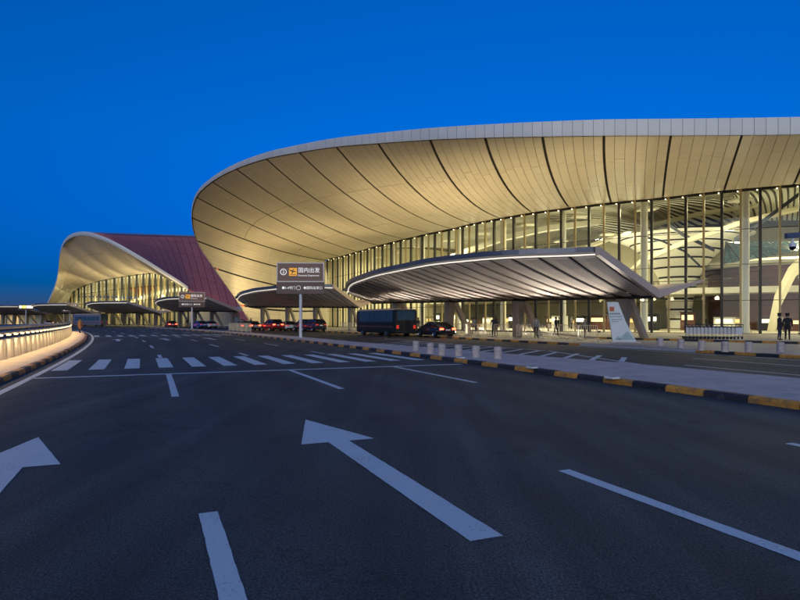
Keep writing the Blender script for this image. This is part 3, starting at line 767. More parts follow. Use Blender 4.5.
def make_canopy(nsl=25):
    c = empty('drop_off_canopy')
    g = MB(); ts = frange(0, 1, 40); P = [[cs(t, w, .34) for w in frange(0, 1, 5)] for t in ts]
    g.grid(P, [[Vector((0, 0, .12))]*6 for t in ts]); deck = g.build('roof_deck', M['canopy_top'], c, smooth=False, world=False)
    for i in range(nsl):
        t0 = (i+.02)/nsl; t1 = (i+.94)/nsl
        g = MB(); P = [[cs(t0, w, .11), cs((t0+t1)/2, w, -.01), cs(t1, w, .0)] for w in frange(.02, .965, 5)]
        g.grid(P, [[Vector((0, 0, .10))]*3 for w in range(6)]); g.build('underside_slat', M['louvre'], deck, world=False)
    g = MB(); g.tube([lipt(t)+Vector((0, -.10, .06)) for t in ts], .055, 6); g.build('lip_light', M['led'], c, world=False)
    g = MB(); rings = []
    for t in ts:
        p = lipt(t); q = (p-valley(t)); q.z = 0; q.normalize()
        rings.append([p+Vector((0, 0, .14)), p+q*.28+Vector((0, 0, .20)), p+q*.30+Vector((0, 0, .5)), p-q*.5+Vector((0, 0, .52))])
    g.loft(rings); g.build('lip_coping', M['canopy_top'], c, world=False)
    # rear wing
    g = MB(); P = [[valley(t)+Vector((0, -.02, .0)), valley(t).lerp(rear(t), .5)-Vector((0, 0, .05)), rear(t)] for t in ts]
    g.grid(P, [[Vector((0, 0, .22))]*3 for t in ts]); g.build('rear_wing', M['beige'], c, world=False)
    # near-end fascia from lip corner to valley to rear tip
    a, b, d = lipt(1)+Vector((.05, .1, 0)), valley(1)+Vector((.1, 0, -.12)), rear(1)+Vector((.6, -.9, .35))
    g = MB(); w = Vector((.32, .0, .0))
    g.prism([a+Vector((0, 0, -.02)), b, b+Vector((0, 0, .58)), a+Vector((0, 0, .46))], w); g.prism([b+Vector((.003, 0, 0)), d, d+Vector((0, 0, .08)), b+Vector((.003, 0, .58))], w)
    g.build('end_fascia', M['beige'], c, world=False)
    # valley gutter
    g = MB(); g.loft([[valley(t)+Vector((0, .35, .1)), valley(t)+Vector((0, 0, -.14)), valley(t)+Vector((0, -.35, .1)), valley(t)+Vector((0, 0, .3))] for t in frange(0, 1, 16)]); g.build('gutter_beam', M['dark'], c, world=False)
    for a in (15.3, 5.3, -3.6, -12.3):
        z = valley((a+17.2)/34.8).z - .12
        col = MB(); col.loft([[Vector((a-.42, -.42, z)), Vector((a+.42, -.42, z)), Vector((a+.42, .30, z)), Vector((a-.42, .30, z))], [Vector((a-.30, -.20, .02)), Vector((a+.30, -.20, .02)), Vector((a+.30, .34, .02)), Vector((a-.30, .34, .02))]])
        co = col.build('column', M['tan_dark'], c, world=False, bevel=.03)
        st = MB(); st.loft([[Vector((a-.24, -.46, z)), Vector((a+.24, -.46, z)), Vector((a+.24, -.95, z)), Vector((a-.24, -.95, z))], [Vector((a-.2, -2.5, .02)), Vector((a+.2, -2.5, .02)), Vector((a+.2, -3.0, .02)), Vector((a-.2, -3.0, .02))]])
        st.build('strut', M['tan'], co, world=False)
    return c
def place_canopy(c, N, T, zs, label):
    """N = ground point under the valley's near end, T = under the far tip"""
    N, T = Vector(N), Vector(T); src = Vector((17.6-(-17.2), 0-3.2)); dst = N-T
    s = dst.length/src.length; ang = math.atan2(dst.y, dst.x)-math.atan2(src.y, src.x)
    # mirror so that local +y points to the lane
    c.scale = (s, s, zs); c.rotation_euler = (0, 0, ang)
    off = Matrix.Rotation(ang, 2) @ (Vector((17.6, 0))*s); c.location = (N.x-off.x, N.y-off.y, KH)
    tag(c, label, 'canopy', 'drop-off canopies along the terminal kerb')
# local +y must point to the lane: with x towards the near end (right, towards the camera) the lane lies on the right-hand side of x, so flip y
def flip_y(c):
    done = set()
    for ch in c.children_recursive:
        if ch.data.name in done: continue
        done.add(ch.data.name)
        for v in ch.data.vertices: v.co.y = -v.co.y
        ch.data.flip_normals()
can0 = make_canopy(); flip_y(can0)
def place2(c, N, T, zs, label, group=True):
    N, T = Vector(N), Vector(T); src = Vector((34.8, 3.2)); dst = N-T    # after the flip the tip is at y = -3.2
    s = dst.length/src.length; ang = math.atan2(dst.y, dst.x)-math.atan2(src.y, src.x)
    c.scale = (s, s, zs); c.rotation_euler = (0, 0, ang)
    off = Matrix.Rotation(ang, 2) @ (Vector((17.6, 0))*s); c.location = (N.x-off.x, N.y-off.y, KH)
    tag(c, label, 'canopy', 'drop-off canopies along the terminal kerb')
CAN = []
spots = [((17.2, 40.2), (-5.8, 66.5), .985, 'large leaf-shaped drop-off canopy with ribbed underside and white-lit edge'),
         ((-5.6, 80), (-25.8, 94), 1.03, 'dark-bellied canopy behind the brown gantry sign with thin white edge'),
         ((-32.3, 118), (-56.5, 139), 1.03, 'canopy behind the smaller road sign, in front of the far terminal'),
         ((-57.6, 142), (-85.6, 165), 1.0, 'small far canopy over the entrance of the far terminal'),
         ((-85, 165), (-113, 185), 1.02, 'distant canopy beside the left foot of the far terminal roof'),
         ((-110, 184), (-142, 203), 1.0, 'farthest canopy standing against the sky behind the barrier wall')]
protos = [can0] + [copy_tree(can0) for _ in spots[1:]]
for c, (N, T, zs, lab) in zip(protos, spots): place2(c, N, T, zs, lab); CAN.append(c)
bpy.context.view_layer.update()

# floodlights in the canopy gutters washing the soffit
FLC = (1.0, .78, .41)
def flood(loc, target, power, label='small floodlight on the canopy roof aimed up at the soffit', angle=130):
    f = empty('floodlight', loc); tag(f, label, 'floodlight', 'floodlights lighting the terminal soffit')
    q = (Vector(target)-Vector(loc)).normalized(); rz = math.atan2(q.y, q.x)
    g = MB(); g.box((0, 0, .12), (.5, .36, .20), rz); g.build('housing', M['dark'], f, world=False)
    g = MB(); g.box((0, 0, .232), (.42, .28, .02), rz); g.build('lens', M['uplens'], f, world=False)
    spot('flood_lamp', Vector(loc)+Vector((0, 0, .45)), target, power, FLC, angle)
c0 = CAN[0]
for t in frange(.06, .97, 9):
    p = c0.matrix_world @ Vector((valley(t).x, .9, rear(t).z+.02)); k = -3 + 7*t
    flood(p, S(min(max(k, -11), 7), .5), 640 if t < .55 else 400)
c1 = CAN[1]
for t in frange(.1, .9, 4):
    p = c1.matrix_world @ Vector((valley(t).x, .8, rear(t).z+.02)); k = -10 + 6*t
    flood(p, S(k, .5), 1020)
for a in (13.5, 10.5, 8.0, 2.6, -.4, -6.2, -9.0, -14.0):  # lamps added on the pavement to brighten the canopy slats from below
    p = c0.matrix_world @ Vector((a, -.2, 0)); p.z = KH
    u = empty('added_uplight', p); tag(u, 'small round added uplight brightening the underside of the large canopy', 'uplight', 'added uplights under the large canopy')
    g = MB(); g.lathe([(0, .0), (.16, .0), (.16, .05), (.13, .06), (0, .06)], 14); g.build('rim', M['dark'], u, world=False)
    g = MB(); g.lathe([(0, .07), (.11, .065), (.11, .055)], 14); g.build('lens', M['uplens'], u, world=False)
    q = c0.matrix_world @ Vector((a+.8, -6.4, 5.2)); spot('added_canopy_uplamp', p+Vector((0, 0, .25)), q, 1150, (1.0, .88, .74), 82, .9, .12)

# ------------------------------------------------------------------ the far terminal wing
FAR = [ # lip x,y,depth ; inner x,y,depth
 (40, 322, 206, 66, 322, 222), (48, 304, 200, 69, 305, 220), (55.5, 286, 191, 72, 293, 216), (58.5, 270, 182, 78, 288.5, 208), (60, 255, 172, 86, 285, 199),
 (63.5, 245, 163, 96, 282, 189), (70, 238.5, 155, 106, 279.5, 180), (80, 235.5, 148, 117, 277.5, 172), (91, 236.5, 143, 127, 276, 166), (106, 241.5, 139.5, 137, 274.5, 162),
 (120, 248.5, 138, 146, 273.5, 158), (135, 257, 138, 154, 273, 155), (150, 266, 139, 162, 274.5, 152), (165, 275.5, 141, 171, 279, 150), (178, 283.5, 143, 180.5, 285, 148.5), (188, 290.5, 145, 189, 291.5, 148)]
fl = np.array([tuple(W(*a[:3])) for a in FAR]); fi = np.array([tuple(W(*a[3:])) for a in FAR]); nF = len(FAR)
def fsp(A, t):
    i = int(min(max(math.floor(t), 0), len(A)-2)); f = t-i; p0, p1, p2, p3 = A[max(i-1, 0)], A[i], A[i+1], A[min(i+2, len(A)-1)]
    return Vector(.5*((2*p1)+(p2-p0)*f+(2*p0-5*p1+4*p2-p3)*f*f+(3*p1-p0-3*p2+p3)*f**3))
def FS(t, s):
    p = fsp(fl, t).lerp(fsp(fi, t), s); p.z -= 2.2*4*s*(1-s)*.5*min(1, t/4)*min(1, (nF-1-t)/4); return p
far = empty('terminal_wing', (-70, 160, 0)); tag(far, 'far terminal wing with gold-lit hood and brown metal roof', 'terminal')
g = MB(); g.grid([[FS(t, s)+Vector((0, .3, .25)) for s in frange(0, 1, 8)] for t in frange(0, nF-1, 60)]); fso = g.build('soffit_backing', M['gap'], far, smooth=True)
for b in range(nF-1):
    for s0, s1 in ((0, .33), (.33, .66), (.66, 1)):
        g = MB(); P = [[FS(t, s) for s in frange(s0+.002, s1-.002, 3)] for t in frange(b+.012, b+.988, 3)]
        g.grid(P, [[Vector((0, .08, .1))]*4]*4); smooth_angle(g.build('soffit_panel', M['soffit'], fso), 40)
# lip band
def fout(t):
    d = fsp(fl, t)-fsp(fi, t); d.z = 0; return d.normalized() if d.length > .3 else Vector((-.5, -.86, 0))
g = MB()
g.loft([[fsp(fl, t)+fout(t)*.15-Vector((0, 0, .05)), fsp(fl, t)+fout(t)*.3+Vector((0, 0, .4)), fsp(fl, t)+fout(t)*.1+Vector((0, 0, .95)), fsp(fl, t)-fout(t)*.3+Vector((0, 0, .8))] for t in frange(0, nF-1, 60)])
g.build('roof_lip', M['fascia'], far, smooth=False)
# roof top: sheets between the lip and the ridge, standing seams between
RT = [(3.0, 60, 250, 176), (6.0, 72, 236.6, 160), (7.2, 84, 234.6, 152)]
lipR = [W(63, 246, 162), W(76, 235.5, 150), W(91, 235.5, 143), W(106, 240.5, 139.8), W(120, 247.5, 138.3), W(135, 256, 138.2), W(150, 265, 139.2), W(165, 274.5, 141.2), W(178, 282.5, 143.2), W(190, 290.5, 145), W(205, 299, 144), W(222, 308, 142), W(240, 318, 140), W(262, 328, 138)]
ridR = [W(63, 247, 166), W(80, 235.8, 156), W(96, 234.8, 158), W(112, 235.0, 168), W(128, 235.4, 180), W(144, 235.8, 192), W(160, 236.2, 204), W(176, 236.6, 216), W(190, 237.0, 226), W(204, 237.6, 236), W(220, 238.4, 246), W(240, 240, 256), W(262, 242, 266), W(285, 244, 276)]
lipA = np.array([tuple(p) for p in lipR]); ridA = np.array([tuple(p) for p in ridR])
def RS(t, s):
    p = fsp(lipA, t).lerp(fsp(ridA, max(t-2.2, t*.3)), s); p.z += 1.5*4*s*(1-s)*min(1, t/4); return p
g = MB(); g.grid([[RS(t, s)-Vector((0, 0, .2)) for s in frange(0, 1, 10)] for t in frange(0, 12.9, 52)]); ro = g.build('roof', M['gap'], far, smooth=True)
for b in range(1, 13):
    for q in range(2):
        for s0, s1 in ((0, .22), (.22, .5), (.5, .8), (.8, 1.0)):
            t0, t1 = b+q*.5+.02, min(b+q*.5+.49, 12.9)
            g = MB(); P = [[RS(t, s) for s in frange(s0+.004, s1-.004, 3)] for t in frange(t0, t1, 2)]
            g.grid(P, [[Vector((0, 0, -.12))]*4]*3); smooth_angle(g.build('roof_panel', M['rooftop'], ro), 40)
g = MB(); g.tube([fsp(ridA, t)+Vector((0, 0, .3)) for t in frange(1, 12, 40)], .45, 6); g.build('ridge_cap', M['fascia'], ro)
# rear slope so the roof is closed from behind
g = MB(); g.grid([[fsp(ridA, t), fsp(ridA, t)+Vector((-8, 60, -9)), fsp(ridA, t)+Vector((-16, 120, -fsp(ridA, t).z))] for t in frange(0, 12, 24)]); g.build('rear_roof', M['rooftop'], far)
# its glass front
NBF = 36
def fg(i, z=None):
    t = 1.6+(nF-1.15-1.6)*i/NBF; p = fsp(fi, t); return Vector((p.x, p.y+.4, p.z+.1 if z is None else z))
fff = rail_loft([fg(i)-Vector((0, 0, .1)) for i in range(NBF+1)], .2, .3).build('facade_head', M['mull'], far)
for z in (.3, 3.6, 7.0, 10.5):
    run = [fg(i, z) for i in range(NBF+1) if z < fg(i).z-.5]
    if len(run) > 2: rail_loft(run, .12, .14).build('transom', M['mull'], fff)
for i in range(NBF+1):
    p = fg(i); g = MB(); w = .30 if i % 2 == 0 else .17
    g.prism([Vector((p.x-w/2, p.y-.7, .15)), Vector((p.x+w/2, p.y-.7, .15)), Vector((p.x+w/2, p.y, .15)), Vector((p.x-w/2, p.y, .15))], (0, 0, p.z-.15)); g.build('mullion', M['mull' if i % 2 == 0 else 'gold'], fff)
for i in range(NBF):
    a, b = fg(i), fg(i+1); g = MB(); g.prism([Vector((a.x, a.y, .4)), Vector((b.x, b.y, .4)), b-Vector((0, 0, .3)), a-Vector((0, 0, .3))], (0, .03, 0)); g.build('window_pane', M['glass'], fff)
def fbz(i): return fg(i).z + 1.0 - max(0, (i-15)/21.0)*7.5
def fback(i, z, d=26):
    p = fg(i); return Vector((p.x+d*.55, p.y+d*.83, z))
g = MB(); g.grid([[fback(i, z) for z in (.2, 2, fbz(i))] for i in range(0, NBF+1, 3)]); g.grid([[Vector((fg(0).x, fg(0).y+.6, z)).lerp(fback(0, z), f) for z in (.2, 4, fg(0).z)] for f in (0, 1)]); g.grid([[Vector((fg(NBF).x, fg(NBF).y+.6, z)).lerp(fback(NBF, min(z, fbz(NBF))), f) for z in (.2, 1, fg(NBF).z)] for f in (0, 1)]); g.build('hall_wall', M['int_wall'], far)
g = MB(); g.grid([[Vector((fg(i).x, fg(i).y+.6, fg(i).z+.2)), fback(i, fbz(i))] for i in range(0, NBF+1, 3)]); g.build('hall_ceiling', M['int_white'], far)
ribbon('sweeping_bridge', [fback(3, 7, 12), fback(9, 8, 14), fback(17, 10.5, 14), fback(24, 10.5, 14), fback(31, 7, 12)], 2, 1.0, 'int_white', far)
for i in range(3, NBF, 6):
    c = fback(i, min(fg(i).z*.62, 8.5), 7)
    g = MB(); g.lathe([(0, -.3), (.22, -.22), (.3, 0), (.22, .22), (0, .3)], 10, c); g.build('pendant_lamp', M['pend'], far, smooth=True)
    d = bpy.data.lights.new('wing_hall_lamp', 'POINT'); d.energy = 1500; d.color = (1.0, .88, .5); d.shadow_soft_size = .4; o = bpy.data.objects.new('wing_hall_lamp', d); C.objects.link(o); o.location = c-Vector((0, 0, .8))
# low entrance block left of the far wing, behind the last canopies
low = empty('entrance_block', (-150, 225, 0)); tag(low, 'low amber-lit entrance block behind the farthest canopies', 'building')
g = MB(); 
A, B = Vector((-92, 190, 0)), Vector((-215, 262, 0)); tt = (B-A).normalized(); nn = Vector((-tt.y, tt.x, 0)); nn = nn if nn.y > 0 else -nn
g.prism([A+nn*6, B+nn*6, B+nn*20, A+nn*20], (0, 0, 4.2)); g.build('wall', M['int_wall'], low)
g = MB(); g.prism([A+nn*-.5+Vector((0, 0, 4.25)), B+nn*-.5+Vector((0, 0, 4.25)), B+nn*20.5+Vector((0, 0, 4.25)), A+nn*20.5+Vector((0, 0, 4.25))], (0, 0, .5)); g.build('roof', M['dark'], low)
nb = 30
for i in range(nb):
    p = A.lerp(B, (i+.1)/nb)+nn*.6; q = A.lerp(B, (i+.9)/nb)+nn*.6
    g = MB(); g.prism([p+Vector((0, 0, .3)), q+Vector((0, 0, .3)), q+Vector((0, 0, 4.0)), p+Vector((0, 0, 4.0))], nn*.04); g.build('window_pane', M['glass'], low)
    g = MB(); c = A.lerp(B, i/nb)+nn*.6; g.box(c+Vector((0, 0, 2.1)), (.35, .5, 4.2)); g.build('pillar', M['tan'], low)
for i in range(5):
    area('entrance_lamp', A.lerp(B, (i+.5)/5)+nn*2.5+Vector((0, 0, 3.9)), 2, 420, (1.0, .62, .26))

# far wing soffit wash
for ci, tl in ((3, (.15, .5, .85)), (4, (.3, .75)), (2, (.35,))):
    for t in tl:
        p = CAN[ci].matrix_world @ Vector((valley(t).x, .8, rear(t).z+.02))
        q = FS(9.5-5.5*(1-t) if ci == 3 else (5.5*t if ci == 4 else 11.5), .45)
        flood(p, q, 3600, 'floodlight on a far canopy roof aimed at the hood of the far wing', 140)
# uplights let into the pavement along the main glass front
for i in range(7):
    s = AL[-1]*(.46 + .085*i); p = hall(s, -2.2, 0); flood(Vector((p.x, p.y, SZ if i > 2 else KH)), p + Vector((-2.0, -7, 14)), 220, 'floodlight let into the pavement along the glass front', 120)

# ------------------------------------------------------------------ lit barrier wall on the left
BU = -5.0
bar = empty('barrier_wall', tuple(R(BU, 40, KH))); tag(bar, 'low pale concrete barrier wall with lit handrail along the road bend', 'barrier')
BL = 1.5; V0, V1 = 2.0, 88.0; nbw = int((V1-V0)/BL)
LAMPC = (1.0, .70, .30)
for i in range(nbw):
    v0, v1 = V0+i*BL+.02, V0+(i+1)*BL-.02
    g = MB(); prof = [(.03, KH-.02), (.02, KH+.30), (.0, KH+.72), (-.26, KH+.72), (-.26, KH-.02)]
    g.loft([[R(BU+x, v, z) for x, z in prof] for v in (v0, v1)]); g.build('wall_panel', M['wall'], bar, bevel=None)
    g = MB(); prof = [(.085, KH-.01), (.075, KH+.30), (.055, KH+.74), (-.2, KH+.74), (-.2, KH-.01)]  # darker ribs added for the shadows of the posts between the lamps
    g.loft([[R(BU+x, v, z) for x, z in prof] for v in (v0-.17, v0+.13)]); g.build('wall_shade_bar', M['shade_bar'], bar)
    if i % 1 == 0:
        p = R(BU-.13, v0, KH+.72); g = MB(); g.box(p+Vector((0, 0, .26)), (.09, .14, .54), head(v0)); g.build('rail_post', M['dark'], bar)
        pc, pd = R(BU+.02, v0+.45, KH+.90), R(BU+.02, v0+1.05, KH+.90)
        g = MB(); g.beam(pc, pd, .05, .06); g.build('rail_lamp', M['lamp'], bar)
        a = area('rail_light', R(BU+.24, v0+.75, KH+.86), .55, 8.0, LAMPC, R(BU+.34, v0+.75, KH), size_y=.06, spread=172)
        a.rotation_euler.z += 0
vsb = frange(V0, V1, 58)
g = MB(); g.tube([R(BU-.10, v, KH+1.18) for v in vsb], .07, 8); g.build('top_rail', M['rail'], bar, smooth=True)
g = MB(); g.tube([R(BU-.06, v, KH+.97) for v in vsb], .06, 8); g.build('middle_rail', M['rail'], bar, smooth=True)

# ------------------------------------------------------------------ bollards
def bollard(p, label, group, h=.46, r=.155):
    b = empty('bollard', p, random.uniform(0, 3)); tag(b, label, 'bollard', group)
    g = MB(); g.lathe([(0, -.03), (r+.015, -.03), (r+.015, .02), (r, .03), (r, h-.03), (r-.03, h), (0, h)], 20); smooth_angle(g.build('post', M['concrete'], b, world=False), 30)
    g = MB(); g.lathe([(r+.003, h*.62), (r+.006, h*.62), (r+.006, h*.70), (r+.003, h*.70)], 20); g.build('groove_band', M['kerb_g'], b, world=False)
for px, py in ((416, 350.7), (430.5, 353.4), (442, 355), (458.5, 356), (476, 357.5), (498, 358.8)):
    bollard(G(px, py, KH), 'stubby round stone bollard on the traffic island beside the crossing', 'bollards on the traffic island')
for px, py in ((660.4, 345.8), (681, 348.4), (701.6, 350), (725, 351.3), (748.6, 351.9), (780.6, 352.2)):
    bollard(G(px, py, KH), 'stubby round stone bollard in front of the terminal step', 'bollards on the terminal pavement')
for px, py in ((460.5, 358.2), (532, 368.2), (612, 378.6)):
    p = G(px, py, KH); o = empty('kerb_marker', p, head(15)); tag(o, 'small low white marker block on the island kerb', 'marker', 'white markers on the island kerb')
    g = MB(); g.box((0, 0, .025), (.22, .32, .05)); g.build('block', M['white'], o, world=False, bevel=.015)
    g = MB(); g.box((0, 0, .055), (.1, .2, .012)); g.build('reflector', M['chrome'], o, world=False)

# ------------------------------------------------------------------ signs with lettering
def text_mesh(body, size, name, matk, parent, loc, extr=.004, align='LEFT'):
    cu = bpy.data.curves.new(name, 'FONT'); cu.body = body; cu.size = size; cu.extrude = extr; cu.align_x = align; cu.align_y = 'CENTER'; cu.resolution_u = 2
    t = bpy.data.objects.new(name, cu); C.objects.link(t)
    dg = bpy.context.evaluated_depsgraph_get(); me = bpy.data.meshes.new_from_object(t.evaluated_get(dg)); bpy.data.objects.remove(t)
    me.materials.clear(); me.materials.append(M[matk]); me.name = name
    o = link(name, me, parent); o.location = loc; o.rotation_euler = (rad(90), 0, 0); return o
def road_sign(p, face, w, h, zb, label, num, zh, en, row2):
    """board faces local -y"""
    s = empty('road_sign', p, face); tag(s, label, 'sign')
    g = MB(); g.lathe([(0, 0), (.24, 0), (.24, .03), (.13, .05), (.125, zb), (0, zb)], 16); smooth_angle(g.build('post', M['white'], s, world=False), 40)
    g = MB(); g.box((0, .0, zb+h/2), (w, .34, h)); bd = g.build('board', M['sign2'], s, world=False, bevel=.02)
    g = MB(); g.box((0, -.18, zb+h*.68), (w-.14, .03, h*.56)); g.build('upper_panel', M['sign'], bd, world=False)
    g = MB()
    for z in (zb+h*.395, zb+h-.04): g.box((0, -.195, z), (w, .05, .09))
    for x in (-w/2+.05, w/2-.05): g.box((x, -.195, zb+h*.69), (.09, .048, h*.55))
    g.build('frame_trim', M['signframe'], bd, world=False)
    zc = zb+h*.70; u = w/4.0
    # number in a ring
    g = MB(); g.lathe([(.22*u, 0), (.27*u, 0), (.27*u, .012), (.22*u, .012)], 28)
    g.v = [Vector((-1.42*u+v.x, -.20-v.z, zc+v.y)) for v in g.v]; g.build('ring', M['text'], bd, world=False)
    text_mesh(num, .38*u, 'numeral', 'text', bd, (-1.42*u, -.2, zc), align='CENTER')
    g = MB(); g.box((-.62*u, -.2, zc), (.66*u, .02, .66*u)); ic = g.build('icon_tile', M['orange'], bd, world=False, bevel=None)
    # plane pictogram: fuselage, wings, tail, runway line
    g = MB(); y = -.214
    def pp(pts): g.prism([Vector((-.62*u+a*u, y, zc+b*u)) for a, b in pts], (0, -.006, 0))
    pp([(-.26, .10), (-.22, .16), (.20, .06), (.25, .02), (.20, -.02), (-.20, .06)]); pp([(-.10, .08), (-.02, .09), (.12, .27), (.05, .27)]); pp([(-.04, .04), (.06, .02), (-.08, -.16), (-.14, -.15)]); pp([(-.26, .14), (-.22, .15), (-.26, .26), (-.30, .25)]); pp([(-.26, -.24), (.26, -.24), (.26, -.20), (-.26, -.20)])
    g.build('plane_pictogram', M['dark'], ic, world=False)
    text_mesh(zh, .46*u, 'lettering', 'text', bd, (-.20*u, -.2, zc+.12*u)); text_mesh(en, .2*u, 'lettering', 'text', bd, (-.20*u, -.2, zc-.30*u))
    z2 = zb+h*.19
    for x, t in row2: text_mesh(t, .27*u, 'lettering', 'text', bd, (x*u, -.19, z2))
    return s
MS = G(300.7, 337.5, KH)
road_sign(MS, rad(2), 3.95, 2.62, 3.62, 'large brown direction sign with orange plane symbol on a white post', '2', '国内出发', 'Domestic Departures', [(-1.55, '■1-4号门'), (-.35, '◯'), (.25, '◉国际出发口')])
for name_p, lab, nn_ in ((G(192, 328.6, KH), 'smaller brown direction sign on a pole in front of the far canopy', '3'), (W(70, 327.2, 165), 'distant dark direction sign above the barrier wall end', '4')):
    p = Vector((name_p.x, name_p.y, KH)); road_sign(p, rad(14), 4.2, 2.6, 3.6, lab, nn_, '国际出发', 'International', [(-1.55, '■航站楼入口'), (.25, '◉停车楼')])
# far lit board
p = W(26, 326, 175); ls = empty('lit_sign', (p.x, p.y, KH), rad(20)); tag(ls, 'small dark board with bright yellow and white lit panels far left', 'sign')
g = MB(); g.lathe([(.12, 0), (.12, 4.6), (0, 4.6)], 10); g.build('post', M['white'], ls, world=False)
g = MB(); g.box((0, 0, 5.2), (4.0, .3, 1.5)); g.build('board', M['sign2'], ls, world=False)
M['litw'] = emit('lit_white', (1, .95, .8), 1.4); M['lity'] = emit('lit_yellow', (1, .8, .1), 1.6)
for x, w, k in ((-1.35, .6, 'litw'), (-.45, .9, 'lity'), (.95, 1.6, 'litw')):
    g = MB(); g.box((x, -.17, 5.35), (w, .04, .7)); g.build('lit_panel', M[k], ls, world=False)

# sloped information panel beside the right-hand canopy column
pb = G(626, 342.5, KH); ad = empty('information_panel', pb, rad(-8)); tag(ad, 'white trapezoid information panel with red emblem beside the canopy column', 'panel')
sc = pb.y/F
def ap(px, py, y=0): return Vector(((px-626)*sc, y, (342.5-py)*sc))
g = MB(); g.prism([ap(613, 341.5, -.12), ap(635.5, 341.5, -.12), ap(625.5, 322, -.12), ap(618, 302, -.12), ap(607.5, 302, -.12)], (0, .24, 0)); b = g.build('panel_board', M['teal_sign'], ad, world=False)
g = MB(); g.box((-.1*0+ap(625, 342).x, 0, .03), (1.85, .5, .07)); g.build('base', M['concrete'], ad, world=False)
g = MB(); g.box(ap(612, 309, -.135), (.28, .03, .3)); g.build('emblem', M['red'], b, world=False)
for (x0, x1, y, h) in ((610, 620, 314.5, .10), (610.5, 622, 317, .05), (611.5, 622, 320, .05), (611.5, 619, 322, .04)):
    for k in range(6):
        xa = x0+(x1-x0)*k/6; xb = x0+(x1-x0)*(k+.72)/6
        g = MB(); g.prism([ap(xa, y, -.135), ap(xb, y, -.135), ap(xb, y, -.135)+Vector((0, 0, h)), ap(xa, y, -.135)+Vector((0, 0, h))], (0, .012, 0)); g.build('text_mark', M['greytext'], b, world=False)
M['palegreen'] = mat('panel_relief', (.35, .45, .44), .5)
for tri in (((617, 340), (634, 340), (627, 331)), ((614, 340), (621, 340), (618, 335.5))):
    g = MB(); g.prism([ap(x, y, -.132) for x, y in tri], (0, .01, 0)); g.build('mountain_graphic', M['palegreen'], b, world=False)

# camera mast at the right edge
mp = Vector((17.35, 24.7, KH)); mast = empty('camera_mast', mp); tag(mast, 'slim mast with a hanging white security camera on its blue-grey arm', 'mast')
g = MB(); g.lathe([(0, 0), (.2, 0), (.2, .04), (.09, .08), (.07, 5.9), (0, 5.9)], 14); g.build('pole', M['white'], mast, world=False, smooth=False)
tipw = W(786, 236, 24.5); arm_end = tipw - mp
g = MB(); g.beam(Vector((0, 0, arm_end.z+.1)), Vector((arm_end.x, arm_end.y, arm_end.z)), .16, .22); g.build('arm', M['canopy_top'], mast, world=False)
g = MB(); cpos = Vector((arm_end.x*.78, arm_end.y*.78, arm_end.z+.02)); g.lathe([(0, -.12), (.05, -.12), (.05, -.30), (.14, -.34), (.14, -.46), (0, -.46)], 14, cpos); cb = g.build('camera_housing', M['white'], mast, world=False)
g = MB(); g.lathe([(.13, -.46), (.12, -.53), (.07, -.59), (0, -.61)], 14, cpos); g.build('camera_dome', M['carglass'], cb, world=False, smooth=True)

# ------------------------------------------------------------------ crowd barriers on the terminal pavement
def crowd_barrier(p, rz, label):
    b = empty('crowd_barrier', p, rz); tag(b, label, 'barrier', 'steel crowd barriers behind the terminal kerb')
    g = MB(); g.tube([(-1.0, 0, .12), (-1.0, 0, 1.02), (-.92, 0, 1.1), (.92, 0, 1.1), (1.0, 0, 1.02), (1.0, 0, .12)], .028, 6); g.tube([(-1, 0, .2), (1, 0, .2)], .024, 6); fr = g.build('frame', M['barrier_steel'], b, world=False)
    for k in range(9):
        g = MB(); x = -.8+k*.2; g.tube([(x, 0, .2), (x, 0, 1.1)], .017, 5); g.build('bar', M['barrier_steel'], fr, world=False)
    for x in (-.85, .85):
        g = MB(); g.tube([(x, -.28, .02), (x, -.05, .1), (x, .05, .1), (x, .28, .02)], .022, 5); g.build('foot', M['rail'], b, world=False)
    return b
cb0 = None
vpos = [v for v in frange(31.5, 75, 19)] 
for i, v in enumerate(vpos):
    p = R(27.6+.5*math.sin(i), v, KH); rz = head(v)+rad(90)+random.uniform(-.06, .06)
    if cb0 is None: cb0 = crowd_barrier(p, rz, 'steel crowd barrier standing behind the yellow and black terminal kerb')
    else:
        c = copy_tree(cb0); c.location = p; c.rotation_euler = (0, 0, rz)
for i in range(5):
    c = copy_tree(cb0); c.location = R(UR+1.7, 66+i*2.15, KH); c.rotation_euler = (0, 0, head(66)+rad(90)); c['label'] = 'low steel crowd barrier on the traffic island beyond the sign post'; c['group'] = 'crowd barriers on the traffic island'

